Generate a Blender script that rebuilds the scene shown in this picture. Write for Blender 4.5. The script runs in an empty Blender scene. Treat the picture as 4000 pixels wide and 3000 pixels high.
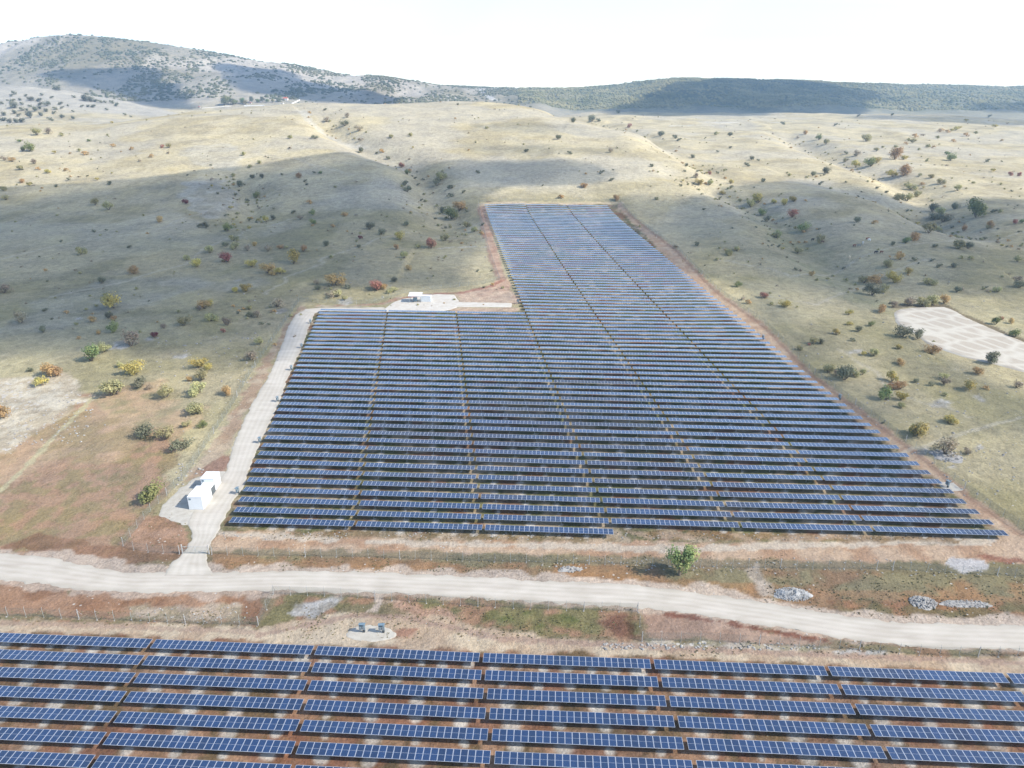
import bpy, bmesh, math, random, time
T0 = time.time()
def tick(n): print('T', n, round(time.time()-T0, 1))
import numpy as np
from mathutils import Vector, Matrix
random.seed(7); rng = np.random.default_rng(11)
S = bpy.context.scene; COL = S.collection
D2R = math.pi/180

# ------------------------------------------------------------------ camera model
F = 1534.0; CX, CY = 1106.0, 829.5; PITCH = 21.8*D2R
SP, CP = math.sin(PITCH), math.cos(PITCH); HC = 93.5
def tan_row(py):
    b = (CY-py)/F
    return (-SP+b*CP)/(CP+b*SP)
def u_of(px, py):
    b = (CY-py)/F
    return ((px-CX)/F)/(CP+b*SP)
def zrow(y, py): return HC + y*tan_row(py)

cam = bpy.data.cameras.new('Camera'); co = bpy.data.objects.new('Camera', cam); COL.objects.link(co)
cam.sensor_width = 36; cam.lens = 36*F/2212; cam.clip_start = 1; cam.clip_end = 30000  # metres
co.location = (0, 0, HC); co.rotation_euler = (math.pi/2-PITCH, 0, 0)
S.camera = co

tick('noise')
# ------------------------------------------------------------------ noise
def _hash(ix, iy, seed):
    h = (ix.astype(np.int64)*374761393 + iy.astype(np.int64)*668265263 + seed*982451653) & 0xffffffff
    h = ((h ^ (h >> 13))*1274126177) & 0xffffffff
    return ((h ^ (h >> 16)) & 0xffffff)/float(0xffffff)
def vnoise(x, y, seed=0):
    ix = np.floor(x); iy = np.floor(y); fx = x-ix; fy = y-iy
    fx = fx*fx*(3-2*fx); fy = fy*fy*(3-2*fy)
    a = _hash(ix, iy, seed); b = _hash(ix+1, iy, seed); c = _hash(ix, iy+1, seed); d = _hash(ix+1, iy+1, seed)
    return (a*(1-fx)+b*fx)*(1-fy) + (c*(1-fx)+d*fx)*fy
def fbm(x, y, s, octv=4, seed=0, gain=.5):
    x = np.asarray(x, float)/s; y = np.asarray(y, float)/s; t = 0; a = 1; n = 0
    for i in range(octv):
        t = t + a*vnoise(x*2**i+17.3*i, y*2**i-9.1*i, seed+i); n += a; a *= gain
    return t/n                      # 0..1
def sstep(a, b, x):
    t = np.clip((x-a)/(b-a), 0, 1); return t*t*(3-2*t)

tick('base terrain table')
# ------------------------------------------------------------------ base terrain table
near = [(0,0),(150,0),(190,2),(220,3),(265,5),(305,6.5),(381,10.3),(513,18.2)]
def far(px):
    xs = [-400,0,75,190,300,450,560,700,880,1000,1040,1100,1230,1300,1380,1450,1560,1750,1900,2212,2600]
    ys = [110,88,79,76,83,112,127,147,174,186,189,187,190,187,172,166,165,174,180,186,190]
    return float(np.interp(px, xs, ys))
def farY(px): return float(np.interp(px, [0,700,1040,1300,2212],[2700,2800,3100,3100,3300]))
def tail(px, ybase, zb):
    fy = farY(px); zc = zrow(fy, far(px)); yb = ybase
    return [(yb, zb), (yb+(fy-yb)*.5, zb+(zc-zb)*.52), (fy, zc), (fy+500, zc-30), (9000, zc-120)]
cols = []
for px, yc, pc, mid in [(-500,820,282,195),(0,850,272,180),(90,870,266,186),(170,880,268,197),(270,900,256,214),(360,930,243,240),(430,950,233,None),(560,985,225,None),
                   (650,1000,219,None),(740,1000,222,None),(850,1020,219,None),(970,1050,214,None),(1050,1050,216,None),(1130,1000,224,None)]:
    zc = zrow(yc, pc)
    k = near + [(yc*.62+513*.38, 18.2+(zc-18.2)*.70), (yc*.88+513*.12, zc-3.0), (yc, zc), (yc*1.12, zc-9)]
    if mid: k += [(1350, zrow(1350,262)-4), (1700, zrow(1700, mid)), (1800, zrow(1700, mid)-9)] + tail(px, 2000, 72)
    else: k += [(1400, 52)] + tail(px, 1850, 50)
    cols.append((px, k))
cols += [(1206, near+[(700,52),(900,76),(950,zrow(950,240)),(1050,66),(1500,60)]+tail(1206,2000,52)),
 (1256, near+[(700,50),(850,68),(900,zrow(900,257)),(1000,52),(1600,zrow(1600,242))]+tail(1256,2100,48)),
 (1376, near+[(650,42),(750,56),(800,zrow(800,286)),(880,49),(1000,50),(1600,zrow(1600,240))]+tail(1376,2100,48)),
 (1506, near+[(600,33),(655,zrow(655,360)),(740,33),(900,40),(1600,zrow(1600,242))]+tail(1506,2100,48)),
 (1620, near+[(600,24),(750,31),(900,39),(1600,zrow(1600,243))]+tail(1620,2100,48)),
 (1900, near+[(600,22),(750,29),(900,37),(1600,zrow(1600,246))]+tail(1900,2100,46)),
 (2212, near+[(600,20),(750,26),(900,33),(1300,49),(1600,zrow(1600,256))]+tail(2212,2100,42)),
 (2700, near+[(600,20),(750,26),(900,33),(1600,zrow(1600,260))]+tail(2700,2100,40))]
LY = np.linspace(math.log(20), math.log(9000), 700); YG = np.exp(LY)
UG = np.linspace(-1.3, 1.3, 521)
cu = np.array([(c[0]-CX)/F/(CP+.4*SP) for c in cols])
prof = np.array([np.interp(YG, [k[0] for k in c[1]], [k[1] for k in c[1]]) for c in cols])
TAB = np.array([np.interp(UG, cu, prof[:, j]) for j in range(len(YG))])     # [y,u]
def gs(a, sig, axis):
    r = int(sig*3)+1; k = np.exp(-.5*(np.arange(-r, r+1)/sig)**2); k /= k.sum()
    p = np.pad(a, [(r, r) if i == axis else (0, 0) for i in range(2)], mode='edge')
    return np.apply_along_axis(lambda v: np.convolve(v, k, 'valid'), axis, p)
TAB = gs(TAB, 2.6, 0); TAB = gs(TAB, 3.0, 1)
def base_h(x, y):
    x = np.asarray(x, float); y = np.asarray(y, float)
    yy = np.clip(y, 21, 8900); u = np.clip(x/np.maximum(yy, 60), -1.29, 1.29)
    fy = (np.log(yy)-LY[0])/(LY[1]-LY[0]); fu = (u-UG[0])/(UG[1]-UG[0])
    iy = np.clip(fy.astype(int), 0, len(YG)-2); iu = np.clip(fu.astype(int), 0, len(UG)-2)
    fy = fy-iy; fu = fu-iu
    h = (TAB[iy, iu]*(1-fu)+TAB[iy, iu+1]*fu)*(1-fy)+(TAB[iy+1, iu]*(1-fu)+TAB[iy+1, iu+1]*fu)*fy
    return h
def ray(px, py, H, lo=60, hi=6000):
    t = tan_row(py); u = u_of(px, py)
    y = np.exp(np.linspace(math.log(lo), math.log(hi), 800)); d = H(u*y, y)-(HC+t*y)
    i = np.argmax(d >= 0)
    if d[i] < 0: i = int(np.argmax(d/y))
    if i > 0 and d[i] >= 0 and d[i-1] < 0:
        f = -d[i-1]/(d[i]-d[i-1]); yy = y[i-1]+(y[i]-y[i-1])*f
    else: yy = y[i]
    return float(u*yy), float(yy)
GULL = []   # (pts, depth, width)
for pts, dep, w in [
  ([(1376,362),(1456,387),(1531,412),(1606,447),(1671,487),(1686,520),(1760,580),(1850,650)], 7, 24),
  ([(1671,282),(1731,322),(1831,357),(1931,392),(1950,420),(1990,470),(2060,520)], 10, 34),
  ([(1706,382),(1831,422),(1956,452),(2031,487),(2120,520),(2230,545)], 7, 28),
  ([(1230,262),(1271,266),(1376,290),(1426,320),(1481,350),(1510,368),(1560,410)], 6, 26),
  ([(652,243),(700,285),(780,325),(850,350),(886,370),(890,400),(897,435),(930,455),(922,480),(900,525)], 9, 26),
  ([(430,372),(465,388),(510,405),(520,435),(495,470),(520,500)], 6, 20)]:
    GULL.append((np.array([ray(px, py, base_h) for px, py in pts]), dep, w))
def polydist(x, y, P):
    best = np.full(x.shape, 1e9); side = np.ones(x.shape)
    for i in range(len(P)-1):
        ax, ay = P[i]; bx, by = P[i+1]; dx, dy = bx-ax, by-ay; L = dx*dx+dy*dy+1e-9
        t = np.clip(((x-ax)*dx+(y-ay)*dy)/L, 0, 1); ex = x-(ax+t*dx); ey = y-(ay+t*dy)
        d = np.hypot(ex, ey); cr = np.sign(dx*(y-ay)-dy*(x-ax)); m = d < best
        best = np.where(m, d, best); side = np.where(m, cr, side)
    return best, side
FIELD_BOX = None
def H(x, y):
    x = np.asarray(x, float); y = np.asarray(y, float); sh = x.shape
    x = np.atleast_1d(x).ravel(); y = np.atleast_1d(y).ravel()
    h = base_h(x, y)
    for P, dep, w in GULL:
        x0, x1 = P[:, 0].min()-4*w, P[:, 0].max()+4*w; y0, y1 = P[:, 1].min()-4*w, P[:, 1].max()+4*w
        m = (x > x0) & (x < x1) & (y > y0) & (y < y1)
        if not m.any(): continue
        d, sd = polydist(x[m], y[m], P); flip = 1 if P[0, 1] > P[-1, 1] else -1
        s = d*sd*flip                                    # >0 on the east side
        tp = sstep(0, 3.5*w, np.hypot(x[m]-P[0,0], y[m]-P[0,1]))*sstep(0, 3.5*w, np.hypot(x[m]-P[-1,0], y[m]-P[-1,1]))
        h[m] += tp*(-dep*np.exp(-((s-.45*w)/(.75*w))**2) + .35*dep*np.exp(-((s+1.3*w)/(1.4*w))**2))
    k = sstep(300, 900, y)
    h += (fbm(x, y, 150, 4, 3)-.5)*14*k*sstep(400, 1500, y) + (fbm(x, y, 40, 3, 8)-.5)*2.4*k
    kf = sstep(1900, 2500, y)
    h += (fbm(x*1.6, y*.7, 330, 5, 21)-.5)*60*kf*(1-.8*sstep(2650, 3000, y))
    h += (fbm(x, y, 14, 3, 31)-.5)*.35*sstep(180, 420, y)*(1-.0)
    h += (fbm(x, y, 45, 2, 33)-.5)*.3*sstep(60, 100, y)
    return h.reshape(sh)
def Hs(x, y): return float(H(np.array([x]), np.array([y]))[0])
def P(px, py, hi=6000):
    x, y = ray(px, py, H, 60, hi); return x, y, Hs(x, y)

tick('materials')
# ------------------------------------------------------------------ materials
def lin(c): return tuple(((v/255)/12.92 if v <= 10 else (((v/255)+.055)/1.055)**2.4) for v in c)
KALB = .50
def C(r, g, b, k=KALB, sat=.86):
    v = lin((r, g, b)); L = .3*v[0]+.55*v[1]+.15*v[2]
    g = (1.0, 1.0, .98)
    return tuple((L+(q-L)*sat)*k*m_ for q, m_ in zip(v, g))
def mat(name, color=None, rough=.8, metal=0, spec=.3):
    m = bpy.data.materials.new(name); m.use_nodes = True; b = m.node_tree.nodes['Principled BSDF']
    if color: b.inputs['Base Color'].default_value = (*color, 1)
    b.inputs['Roughness'].default_value = rough; b.inputs['Metallic'].default_value = metal
    b.inputs['Specular IOR Level'].default_value = spec
    return m
def nodes(m): return m.node_tree.nodes, m.node_tree.links, m.node_tree.nodes['Principled BSDF']
def noisy(name, c1, c2, scale, rough=.9, bump=0, coords='Object', detail=5, lo=.35, hi=.65, spec=.2, stretch=None):
    m = mat(name, c1, rough, 0, spec); n, l, b = nodes(m)
    tc = n.new('ShaderNodeTexCoord'); no = n.new('ShaderNodeTexNoise'); no.inputs['Scale'].default_value = scale; no.inputs['Detail'].default_value = detail
    src = tc.outputs[coords]
    if stretch:
        mp = n.new('ShaderNodeMapping'); mp.inputs['Scale'].default_value = stretch; l.new(src, mp.inputs[0]); src = mp.outputs[0]
    l.new(src, no.inputs['Vector'])
    r = n.new('ShaderNodeValToRGB'); r.color_ramp.elements[0].position = lo; r.color_ramp.elements[1].position = hi
    r.color_ramp.elements[0].color = (*c1, 1); r.color_ramp.elements[1].color = (*c2, 1)
    l.new(no.outputs['Fac'], r.inputs[0]); l.new(r.outputs[0], b.inputs['Base Color'])
    if bump:
        bp = n.new('ShaderNodeBump'); bp.inputs['Strength'].default_value = bump; bp.inputs['Distance'].default_value = .2
        l.new(no.outputs['Fac'], bp.inputs['Height']); l.new(bp.outputs[0], b.inputs['Normal'])
    return m

def terrain_material():
    m = mat('terrain_soil', None, 1.0, 0, .05); n, l, b = nodes(m)
    tc = n.new('ShaderNodeTexCoord'); pos = tc.outputs['Object']
    ca = n.new('ShaderNodeVertexColor'); ca.layer_name = 'Col'
    za = n.new('ShaderNodeVertexColor'); za.layer_name = 'Zone'
    sz = n.new('ShaderNodeSeparateColor'); l.new(za.outputs['Color'], sz.inputs[0])
    def noise(scale, det=4, rough=.6):
        q = n.new('ShaderNodeTexNoise'); q.inputs['Scale'].default_value = scale; q.inputs['Detail'].default_value = det; q.inputs['Roughness'].default_value = rough
        l.new(pos, q.inputs['Vector']); return q.outputs['Fac']
    def mth(op, a, bb, c=None):
        q = n.new('ShaderNodeMath'); q.operation = op
        for i, v in enumerate([a, bb, c]):
            if v is None: continue
            if hasattr(v, 'links'): l.new(v, q.inputs[i])
            else: q.inputs[i].default_value = v
        return q.outputs[0]
    def mr(v, a, bb, c, d):
        q = n.new('ShaderNodeMapRange'); l.new(v, q.inputs[0])
        for i, w in enumerate([a, bb, c, d]):
            if hasattr(w, 'links'): l.new(w, q.inputs[i+1])
            else: q.inputs[i+1].default_value = w
        return q.outputs[0]
    # fine grain, mid grain
    g1 = mr(noise(1.6, 5, .7), .3, .7, -1, 1); g2 = mr(noise(.28, 5, .65), .3, .7, -1, 1); g3 = mr(noise(.045, 5, .6), .3, .7, -1, 1)
    s = mth('ADD', mth('MULTIPLY', g1, .16), mth('MULTIPLY', g2, .13)); s = mth('ADD', s, mth('MULTIPLY', g3, .10))
    amt = mth('ADD', mth('MULTIPLY', sz.outputs[0], 1.6), .45)
    val = mth('ADD', mth('MULTIPLY', s, amt), 1.0)
    hs = n.new('ShaderNodeHueSaturation'); l.new(ca.outputs['Color'], hs.inputs['Color']); l.new(val, hs.inputs['Value'])
    l.new(mr(g3, -1, 1, .88, 1.12), hs.inputs['Saturation'])
    # dark shrub specks on far slopes (green channel = density)
    vo = n.new('ShaderNodeTexVoronoi'); vo.inputs['Scale'].default_value = .07; vo.inputs['Randomness'].default_value = 1; l.new(pos, vo.inputs['Vector'])
    spot = mth('LESS_THAN', vo.outputs['Distance'], mth('MULTIPLY', mth('MULTIPLY', sz.outputs[1], mr(noise(.012, 3), .35, .65, .35, 1.25)), .52))
    mx = n.new('ShaderNodeMix'); mx.data_type = 'RGBA'; l.new(mth('MULTIPLY', spot, .8), mx.inputs['Factor'])
    l.new(hs.outputs[0], mx.inputs['A']); mx.inputs['B'].default_value = (.075, .085, .045, 1)
    # pale stones (blue channel = density)
    v2 = n.new('ShaderNodeTexVoronoi'); v2.inputs['Scale'].default_value = .55; l.new(pos, v2.inputs['Vector'])
    st = mth('LESS_THAN', v2.outputs['Distance'], mth('MULTIPLY', mth('MULTIPLY', sz.outputs[2], mr(noise(.09, 3), .4, .62, 0, 1)), .45))
    m2 = n.new('ShaderNodeMix'); m2.data_type = 'RGBA'; l.new(mth('MULTIPLY', st, .7), m2.inputs['Factor'])
    l.new(mx.outputs['Result'], m2.inputs['A']); m2.inputs['B'].default_value = (.42, .40, .37, 1)
    l.new(m2.outputs['Result'], b.inputs['Base Color'])
    bp = n.new('ShaderNodeBump'); bp.inputs['Strength'].default_value = .5; bp.inputs['Distance'].default_value = .35
    l.new(mth('ADD', g2, mth('MULTIPLY', g1, .3)), bp.inputs['Height']); l.new(bp.outputs[0], b.inputs['Normal'])
    return m

tick('helpers')
# ------------------------------------------------------------------ helpers
def tag(o, label=None, cat=None, group=None, kind=None):
    if label: o['label'] = label
    if cat: o['category'] = cat
    if group: o['group'] = group
    if kind: o['kind'] = kind
    return o
def obj(name, me, parent=None, loc=None):
    o = bpy.data.objects.new(name, me); COL.objects.link(o)
    if parent: o.parent = parent
    if loc is not None: o.location = loc
    return o
def empty(name, loc=(0,0,0), rz=0):
    o = bpy.data.objects.new(name, None); COL.objects.link(o); o.location = loc; o.rotation_euler = (0,0,rz); o.empty_display_size = .5
    return o
class MB:
    def __init__(s): s.v = []; s.f = []; s.m = []
    def quad(s, a, b, c, d, mi=0):
        i = len(s.v); s.v += [a, b, c, d]; s.f.append((i, i+1, i+2, i+3)); s.m.append(mi)
    def box(s, x0, x1, y0, y1, z0, z1, mi=0, M=None, top=None):
        c = [(x0,y0,z0),(x1,y0,z0),(x1,y1,z0),(x0,y1,z0),(x0,y0,z1),(x1,y0,z1),(x1,y1,z1),(x0,y1,z1)]
        if M: c = [tuple(M @ Vector(p)) for p in c]
        i = len(s.v); s.v += c
        for k, f in enumerate([(0,3,2,1),(4,5,6,7),(0,1,5,4),(1,2,6,5),(2,3,7,6),(3,0,4,7)]):
            s.f.append(tuple(i+q for q in f)); s.m.append(top if (top is not None and k == 1) else mi)
        return s
    def tube(s, a, b, r0, r1=None, n=6, mi=0):
        a = Vector(a); b = Vector(b); r1 = r0 if r1 is None else r1; d = (b-a).normalized()
        q = d.orthogonal().normalized(); w = d.cross(q); i = len(s.v)
        for p, r in ((a, r0), (b, r1)):
            for k in range(n):
                t = 2*math.pi*k/n; s.v.append(tuple(p+(q*math.cos(t)+w*math.sin(t))*r))
        for k in range(n): s.f.append((i+k, i+(k+1)%n, i+n+(k+1)%n, i+n+k)); s.m.append(mi)
        s.f.append(tuple(i+n-1-k for k in range(n))); s.m.append(mi); s.f.append(tuple(i+n+k for k in range(n))); s.m.append(mi)
        return s
    def mesh(s, name, mats, smooth=False):
        me = bpy.data.meshes.new(name); me.from_pydata(s.v, [], s.f)
        for m in (mats if isinstance(mats, (list, tuple)) else [mats]): me.materials.append(m)
        me.polygons.foreach_set('material_index', s.m)
        if smooth: me.polygons.foreach_set('use_smooth', [True]*len(s.f))
        me.update(); return me
def inpoly(x, y, poly):
    ins = np.zeros(x.shape, bool); n = len(poly); j = n-1
    for i in range(n):
        xi, yi = poly[i]; xj, yj = poly[j]
        c = ((yi > y) != (yj > y)) & (x < (xj-xi)*(y-yi)/(yj-yi+1e-12)+xi)
        ins ^= c; j = i
    return ins
ORD = ['','first','second','third','fourth','fifth','sixth','seventh','eighth','ninth','tenth','eleventh','twelfth','thirteenth','fourteenth','fifteenth','sixteenth','seventeenth','eighteenth','nineteenth']
TENS = {2:'twenty',3:'thirty',4:'forty',5:'fifty',6:'sixty',7:'seventy',8:'eighty',9:'ninety'}
def ordn(n):
    if n < 20: return ORD[n]
    t, r = divmod(n, 10)
    return (TENS[t][:-1]+'ieth') if r == 0 else TENS[t]+'-'+ORD[r]
def ppx(x, y, z):     # world -> reference pixel
    d = y*CP+(HC-z)*SP; return CX+F*x/d, CY-F*((z-HC)*CP+y*SP)/d

tick('zones (pixel outlines turned i')
# ------------------------------------------------------------------ zones (pixel outlines turned into ground outlines)
def W(pts): return [P(px, py)[:2] for px, py in pts]
# mesh grid
NY, NU = 940, 600
ys = np.concatenate([np.linspace(8, 66, 12), np.exp(np.linspace(math.log(70), math.log(8500), NY-12))])
us = np.linspace(-1, 1, NU)
wid = np.interp(ys, [0, 66, 100, 450, 9000], [1.25, 1.25, 1.2, .84, .84])
YY = np.repeat(ys[:, None], NU, 1); XX = us[None, :]*(np.maximum(ys, 70)*wid)[:, None]
ZZ = H(XX, YY); WID = np.maximum(ys, 70)*wid
def H(xq, yq):          # fast look-up on the finished sheet
    xq = np.asarray(xq, float); yq = np.asarray(yq, float)
    iy = np.clip(np.searchsorted(ys, yq)-1, 0, NY-2); fy = np.clip((yq-ys[iy])/(ys[iy+1]-ys[iy]), 0, 1)
    def row(k):
        fu = np.clip((xq/WID[k]+1)/2*(NU-1), 0, NU-1.001); iu = fu.astype(int); fu = fu-iu
        return ZZ[k, iu]*(1-fu)+ZZ[k, iu+1]*fu
    return row(iy)*(1-fy)+row(iy+1)*fy
x = XX.ravel(); y = YY.ravel()
n1 = fbm(x, y, 6, 4, 51); n2 = fbm(x, y, 25, 4, 61); n3 = fbm(x, y, 90, 4, 71); n4 = fbm(x, y, 2.2, 3, 81)
def mixc(a, b, t): t = np.asarray(t)[:, None]; return a*(1-t)+b*t
A = lambda *c: np.array(C(*c))[None, :].repeat(1, 0)
col = np.repeat(A(204,190,148), len(x), 0)
col = mixc(col, A(178,168,124), sstep(.42, .62, n2)*.8)
col = mixc(col, A(212,200,160), sstep(.52, .66, n3)*.6)
hl = sstep(430, 640, y)                          # straw coloured upper slopes
col = mixc(col, mixc(np.repeat(A(234,218,176), len(x), 0), A(214,198,156), sstep(.4,.65,n2)), hl)
lft = sstep(330,600,y)*sstep(.5,.62,n3); col = mixc(col, A(222,214,196), lft*.5)
zr = np.full(len(x), .75); zg = np.zeros(len(x)); zb = np.full(len(x), .30)
# far slopes
fm = sstep(1880, 2050, y)
uu = x/np.maximum(y, 60); fpx = uu*(CP+.4*SP)*F+CX
rock = np.repeat(A(226,214,194), len(x), 0); rock = mixc(rock, A(188,176,148), sstep(.40,.60,fbm(x, y*.5, 160, 5, 91)))
rock = mixc(rock, A(140,132,86), sstep(.52,.62,fbm(x, y*.4, 220, 4, 95))*.45)
olive = np.repeat(A(170,164,116), len(x), 0); olive = mixc(olive, A(120,126,84), sstep(.42,.6,fbm(x, y*.6, 120, 5, 97)))
rt = sstep(1000, 1330, fpx+60*(n3-.5))
fc = mixc(rock, olive, rt); fc = mixc(fc, A(205,196,176), (1-sstep(2150,2450,y))*.7)
fc = mixc(fc, A(180,176,150), sstep(1800,2100,fpx)*.6*rt)
col = mixc(col, fc, fm); zg = np.maximum(zg, fm*(.55+.5*rt)*sstep(2150,2450,y)); zr = zr+.2*fm
mh = sstep(1420,1500,y)*(1-sstep(1800,1880,y))*(1-sstep(330,460,fpx)); col = mixc(col, A(214,206,188), mh); 
def zone(pts, color, w=1.0, ed=1.2, c2=None, sc=None, grain=None, stone=None):
    """recolour the ground inside an outline, ragged edge of about ed metres"""
    global col, zr, zb
    poly = W(pts) if not isinstance(pts, np.ndarray) else pts
    pa = np.array(poly); m = (x > pa[:,0].min()-4*ed) & (x < pa[:,0].max()+4*ed) & (y > pa[:,1].min()-4*ed) & (y < pa[:,1].max()+4*ed)
    idx = np.where(m)[0]
    if not len(idx): return
    xx, yy = x[idx], y[idx]; cov = np.zeros(len(idx))
    jx = (fbm(xx, yy, 3*ed+.5, 3, 5)-.5)*ed*4; jy = (fbm(xx, yy, 3*ed+.5, 3, 6)-.5)*ed*4
    for dx, dy in ((0,0),(.3,.2),(-.3,-.2),(.2,-.3),(-.2,.3)): cov += inpoly(xx+jx+dx*ed, yy+jy+dy*ed, pa)
    cov = cov/5*w; cc = np.repeat(A(*color), len(idx), 0)
    if c2 is not None:
        s = sc or 5; cc = mixc(cc, A(*c2), sstep(.42, .60, fbm(xx, yy, s, 4, 41+int(pa[0,0])%50)))
    col[idx] = mixc(col[idx], cc, cov)
    if grain is not None: zr[idx] = zr[idx]*(1-cov)+grain*cov
    if stone is not None: zb[idx] = zb[idx]*(1-cov)+stone*cov
def resample0(pts, n):
    pts = np.array(pts, float); s = np.r_[0, np.cumsum(np.hypot(*np.diff(pts, axis=0).T))]; t = np.linspace(0, s[-1], n)
    return np.stack([np.interp(t, s, pts[:, 0]), np.interp(t, s, pts[:, 1])], 1)
def band(pts, wdt, color, w=1.0, rag=.5, c2=None, sc=5, grain=None, world=False):
    global col, zr
    pa = np.array(pts if world else W(pts)); m = (x > pa[:,0].min()-2*wdt) & (x < pa[:,0].max()+2*wdt) & (y > pa[:,1].min()-2*wdt) & (y < pa[:,1].max()+2*wdt)
    idx = np.where(m)[0]
    if not len(idx): return
    xx, yy = x[idx], y[idx]; d, _ = polydist(xx, yy, pa)
    d = d+(fbm(xx, yy, wdt*1.1+.4, 3, 9)-.5)*wdt*rag*2
    cov = (1-sstep(wdt*.42, wdt*.62, d))*w; cc = np.repeat(A(*color), len(idx), 0)
    if c2 is not None: cc = mixc(cc, A(*c2), sstep(.4,.6,fbm(xx, yy, sc, 4, 43)))
    col[idx] = mixc(col[idx], cc, cov)
    if grain is not None: zr[idx] = zr[idx]*(1-cov)+grain*cov
# near base (y<160): olive brown ground
nb = 1-sstep(120, 175, y)
col = mixc(col, mixc(np.repeat(A(158,138,108), len(x), 0), A(138,128,96), sstep(.4,.6,n2)), nb)
# left red field, pale rocky corner
zone([(-300,1215),(-300,900),(0,960),(60,940),(190,850),(330,830),(390,920),(392,1000),(340,1050),(300,1110),(268,1180),(215,1226),(110,1205)], (192,156,126), 1, 2.5, (172,152,112), 3.0, .45, .15)
zone([(-150,1130),(0,1070),(120,1000),(240,1010),(330,950),(300,900),(200,860),(60,940),(-150,980)], (212,180,146), .8, 4, (190,166,122), 8)
zone([(200,850),(330,820),(420,870),(440,920),(380,960),(330,930),(250,900)], (216,186,148), .75, 3, (186,172,130), 6)
zone([(-200,1010),(-200,800),(0,815),(150,805),(200,850),(120,905),(0,978)], (234,222,198), .95, 2.5, (214,198,170), 4, .6, .9)
band([(0,1060),(60,1005),(130,930),(200,860)], 1.6, (214,204,160), .8)
band([(0,1190),(60,1170),(160,1180),(280,1195),(400,1200)], 5, (168,126,98), .8, .6, (150,112,86))
zone([(270,1182),(300,1125),(339,1116),(380,1130),(412,1150),(405,1180),(370,1196),(300,1192)], (190,152,126), .95, .8, (176,138,110), 4)
# ground inside the two tracker fields
redge = [(1331,442),(1385,500),(1420,537),(1454,574),(1491,612),(1560,676),(1640,738),(1738,820),(1856,912),(1993,1020),(2165,1152)]
field = [(470,1165),(520,1040),(585,880),(640,730),(680,664),(1125,668),(1100,560),(1052,436)]+redge+[(2150,1162),(1330,1175)]
zone(redge+[(2240,1170),(2225,1158),(2076,1051),(1993,981),(1893,908),(1760,808),(1653,701),(1549,627),(1462,537),(1338,436)], (216,188,158), 1, .8, (204,170,140), 4, .5, .2)
zone(field, (148,134,100), 1, 1.0, (122,122,80), 5, .9, .25)
fw = np.array(W(field)); inf = inpoly(x, y, fw)
col[inf] = mixc(col[inf], A(208,186,160), sstep(.52,.64,fbm(x[inf], y[inf], 4.5, 4, 77))*.7)
col[inf] = mixc(col[inf], A(150,102,78), sstep(.58,.68,fbm(x[inf], y[inf]*1.5, 7, 3, 78))*.7)
ffp = [(-260,1362),(0,1350),(680,1388),(1400,1412),(2212,1452),(2500,1470),(2500,1800),(-260,1800)]
zone(ffp, (162,124,96), 1, .8, (130,108,78), 3, .9, .1)
fw2 = np.array(W(ffp)); in2 = inpoly(x, y, fw2)
col[in2] = mixc(col[in2], A(190,152,124), sstep(.52,.66,fbm(x[in2], y[in2], 3.5, 4, 79))*.7)
col[in2] = mixc(col[in2], A(148,98,78), sstep(.56,.68,fbm(x[in2], y[in2], 5, 3, 83))*.6)
# tracks round the main field
zone([(458,1172),(476,1144),(900,1160),(1330,1170),(1750,1172),(2100,1178),(2170,1156),(2240,1160),(2240,1216),(1900,1214),(1500,1206),(900,1192),(640,1188),(452,1190)], (214,184,154), 1, .9, (196,158,126), 6, .5, .3)
for b_ in [[(476,1152),(560,1156),(640,1160),(720,1164)], [(1180,1178),(1300,1182),(1500,1186),(1700,1178),(2000,1172),(2130,1168)], [(800,1170),(1000,1176),(1150,1178)]]:
    band(b_, 2.2, (220,204,184), .9, .6)
zone([(480,1141),(900,1150),(1330,1160),(1340,1172),(1000,1168),(700,1158)], (150,128,92), .8, .8, (196,176,150), 2.5, .9)
zone([(1340,1148),(1700,1150),(2100,1160),(2060,1170),(1700,1168),(1400,1166)], (154,126,88), .85, .8, (190,162,134), 2.5, .9)
rt_track = [(1345,446),(1420,512),(1500,598),(1600,697),(1700,786),(1800,874),(1900,964),(2000,1046),(2100,1118),(2180,1168)]

band([(1350,450),(1462,543),(1549,634),(1653,709),(1760,817),(1893,918),(1993,991),(2076,1061),(2210,1160)], 2.0, (178,138,110), .6, .5)
band([(1038,441),(1100,439),(1340,438)], 5, (226,204,168), 1, .3)
band([(1041,448),(1060,530),(1078,590),(1092,625),(1112,652)], 6, (214,180,154), 1, .3, (196,158,134))
zone([(981,636),(1040,622),(1082,604),(1100,625),(1116,650),(1113,656),(993,654)], (226,196,168), 1, 1.2, (212,176,150), 6)
band([(860,645),(930,636),(1000,632),(1060,618),(1084,606)], 3.2, (186,134,112), .9, .4)
band([(690,661),(760,662),(830,655),(866,643)], 3.2, (190,146,120), .8, .5, (206,190,170))
zone([(963,674),(981,664),(1113,664),(1118,672),(1000,678)], (222,190,160), 1, 1)
zone([(648,657),(668,668),(640,700),(604,752),(575,818),(540,876),(502,958),(486,1018),(420,1030),(396,1040),(440,985),(500,893),(541,820),(605,722)], (208,186,158), .95, 1, (190,160,132), 4, .5, .3)
zone([(486,1020),(502,985),(480,985),(440,1010),(425,1032)], (180,138,116), .9, .8)
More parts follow.
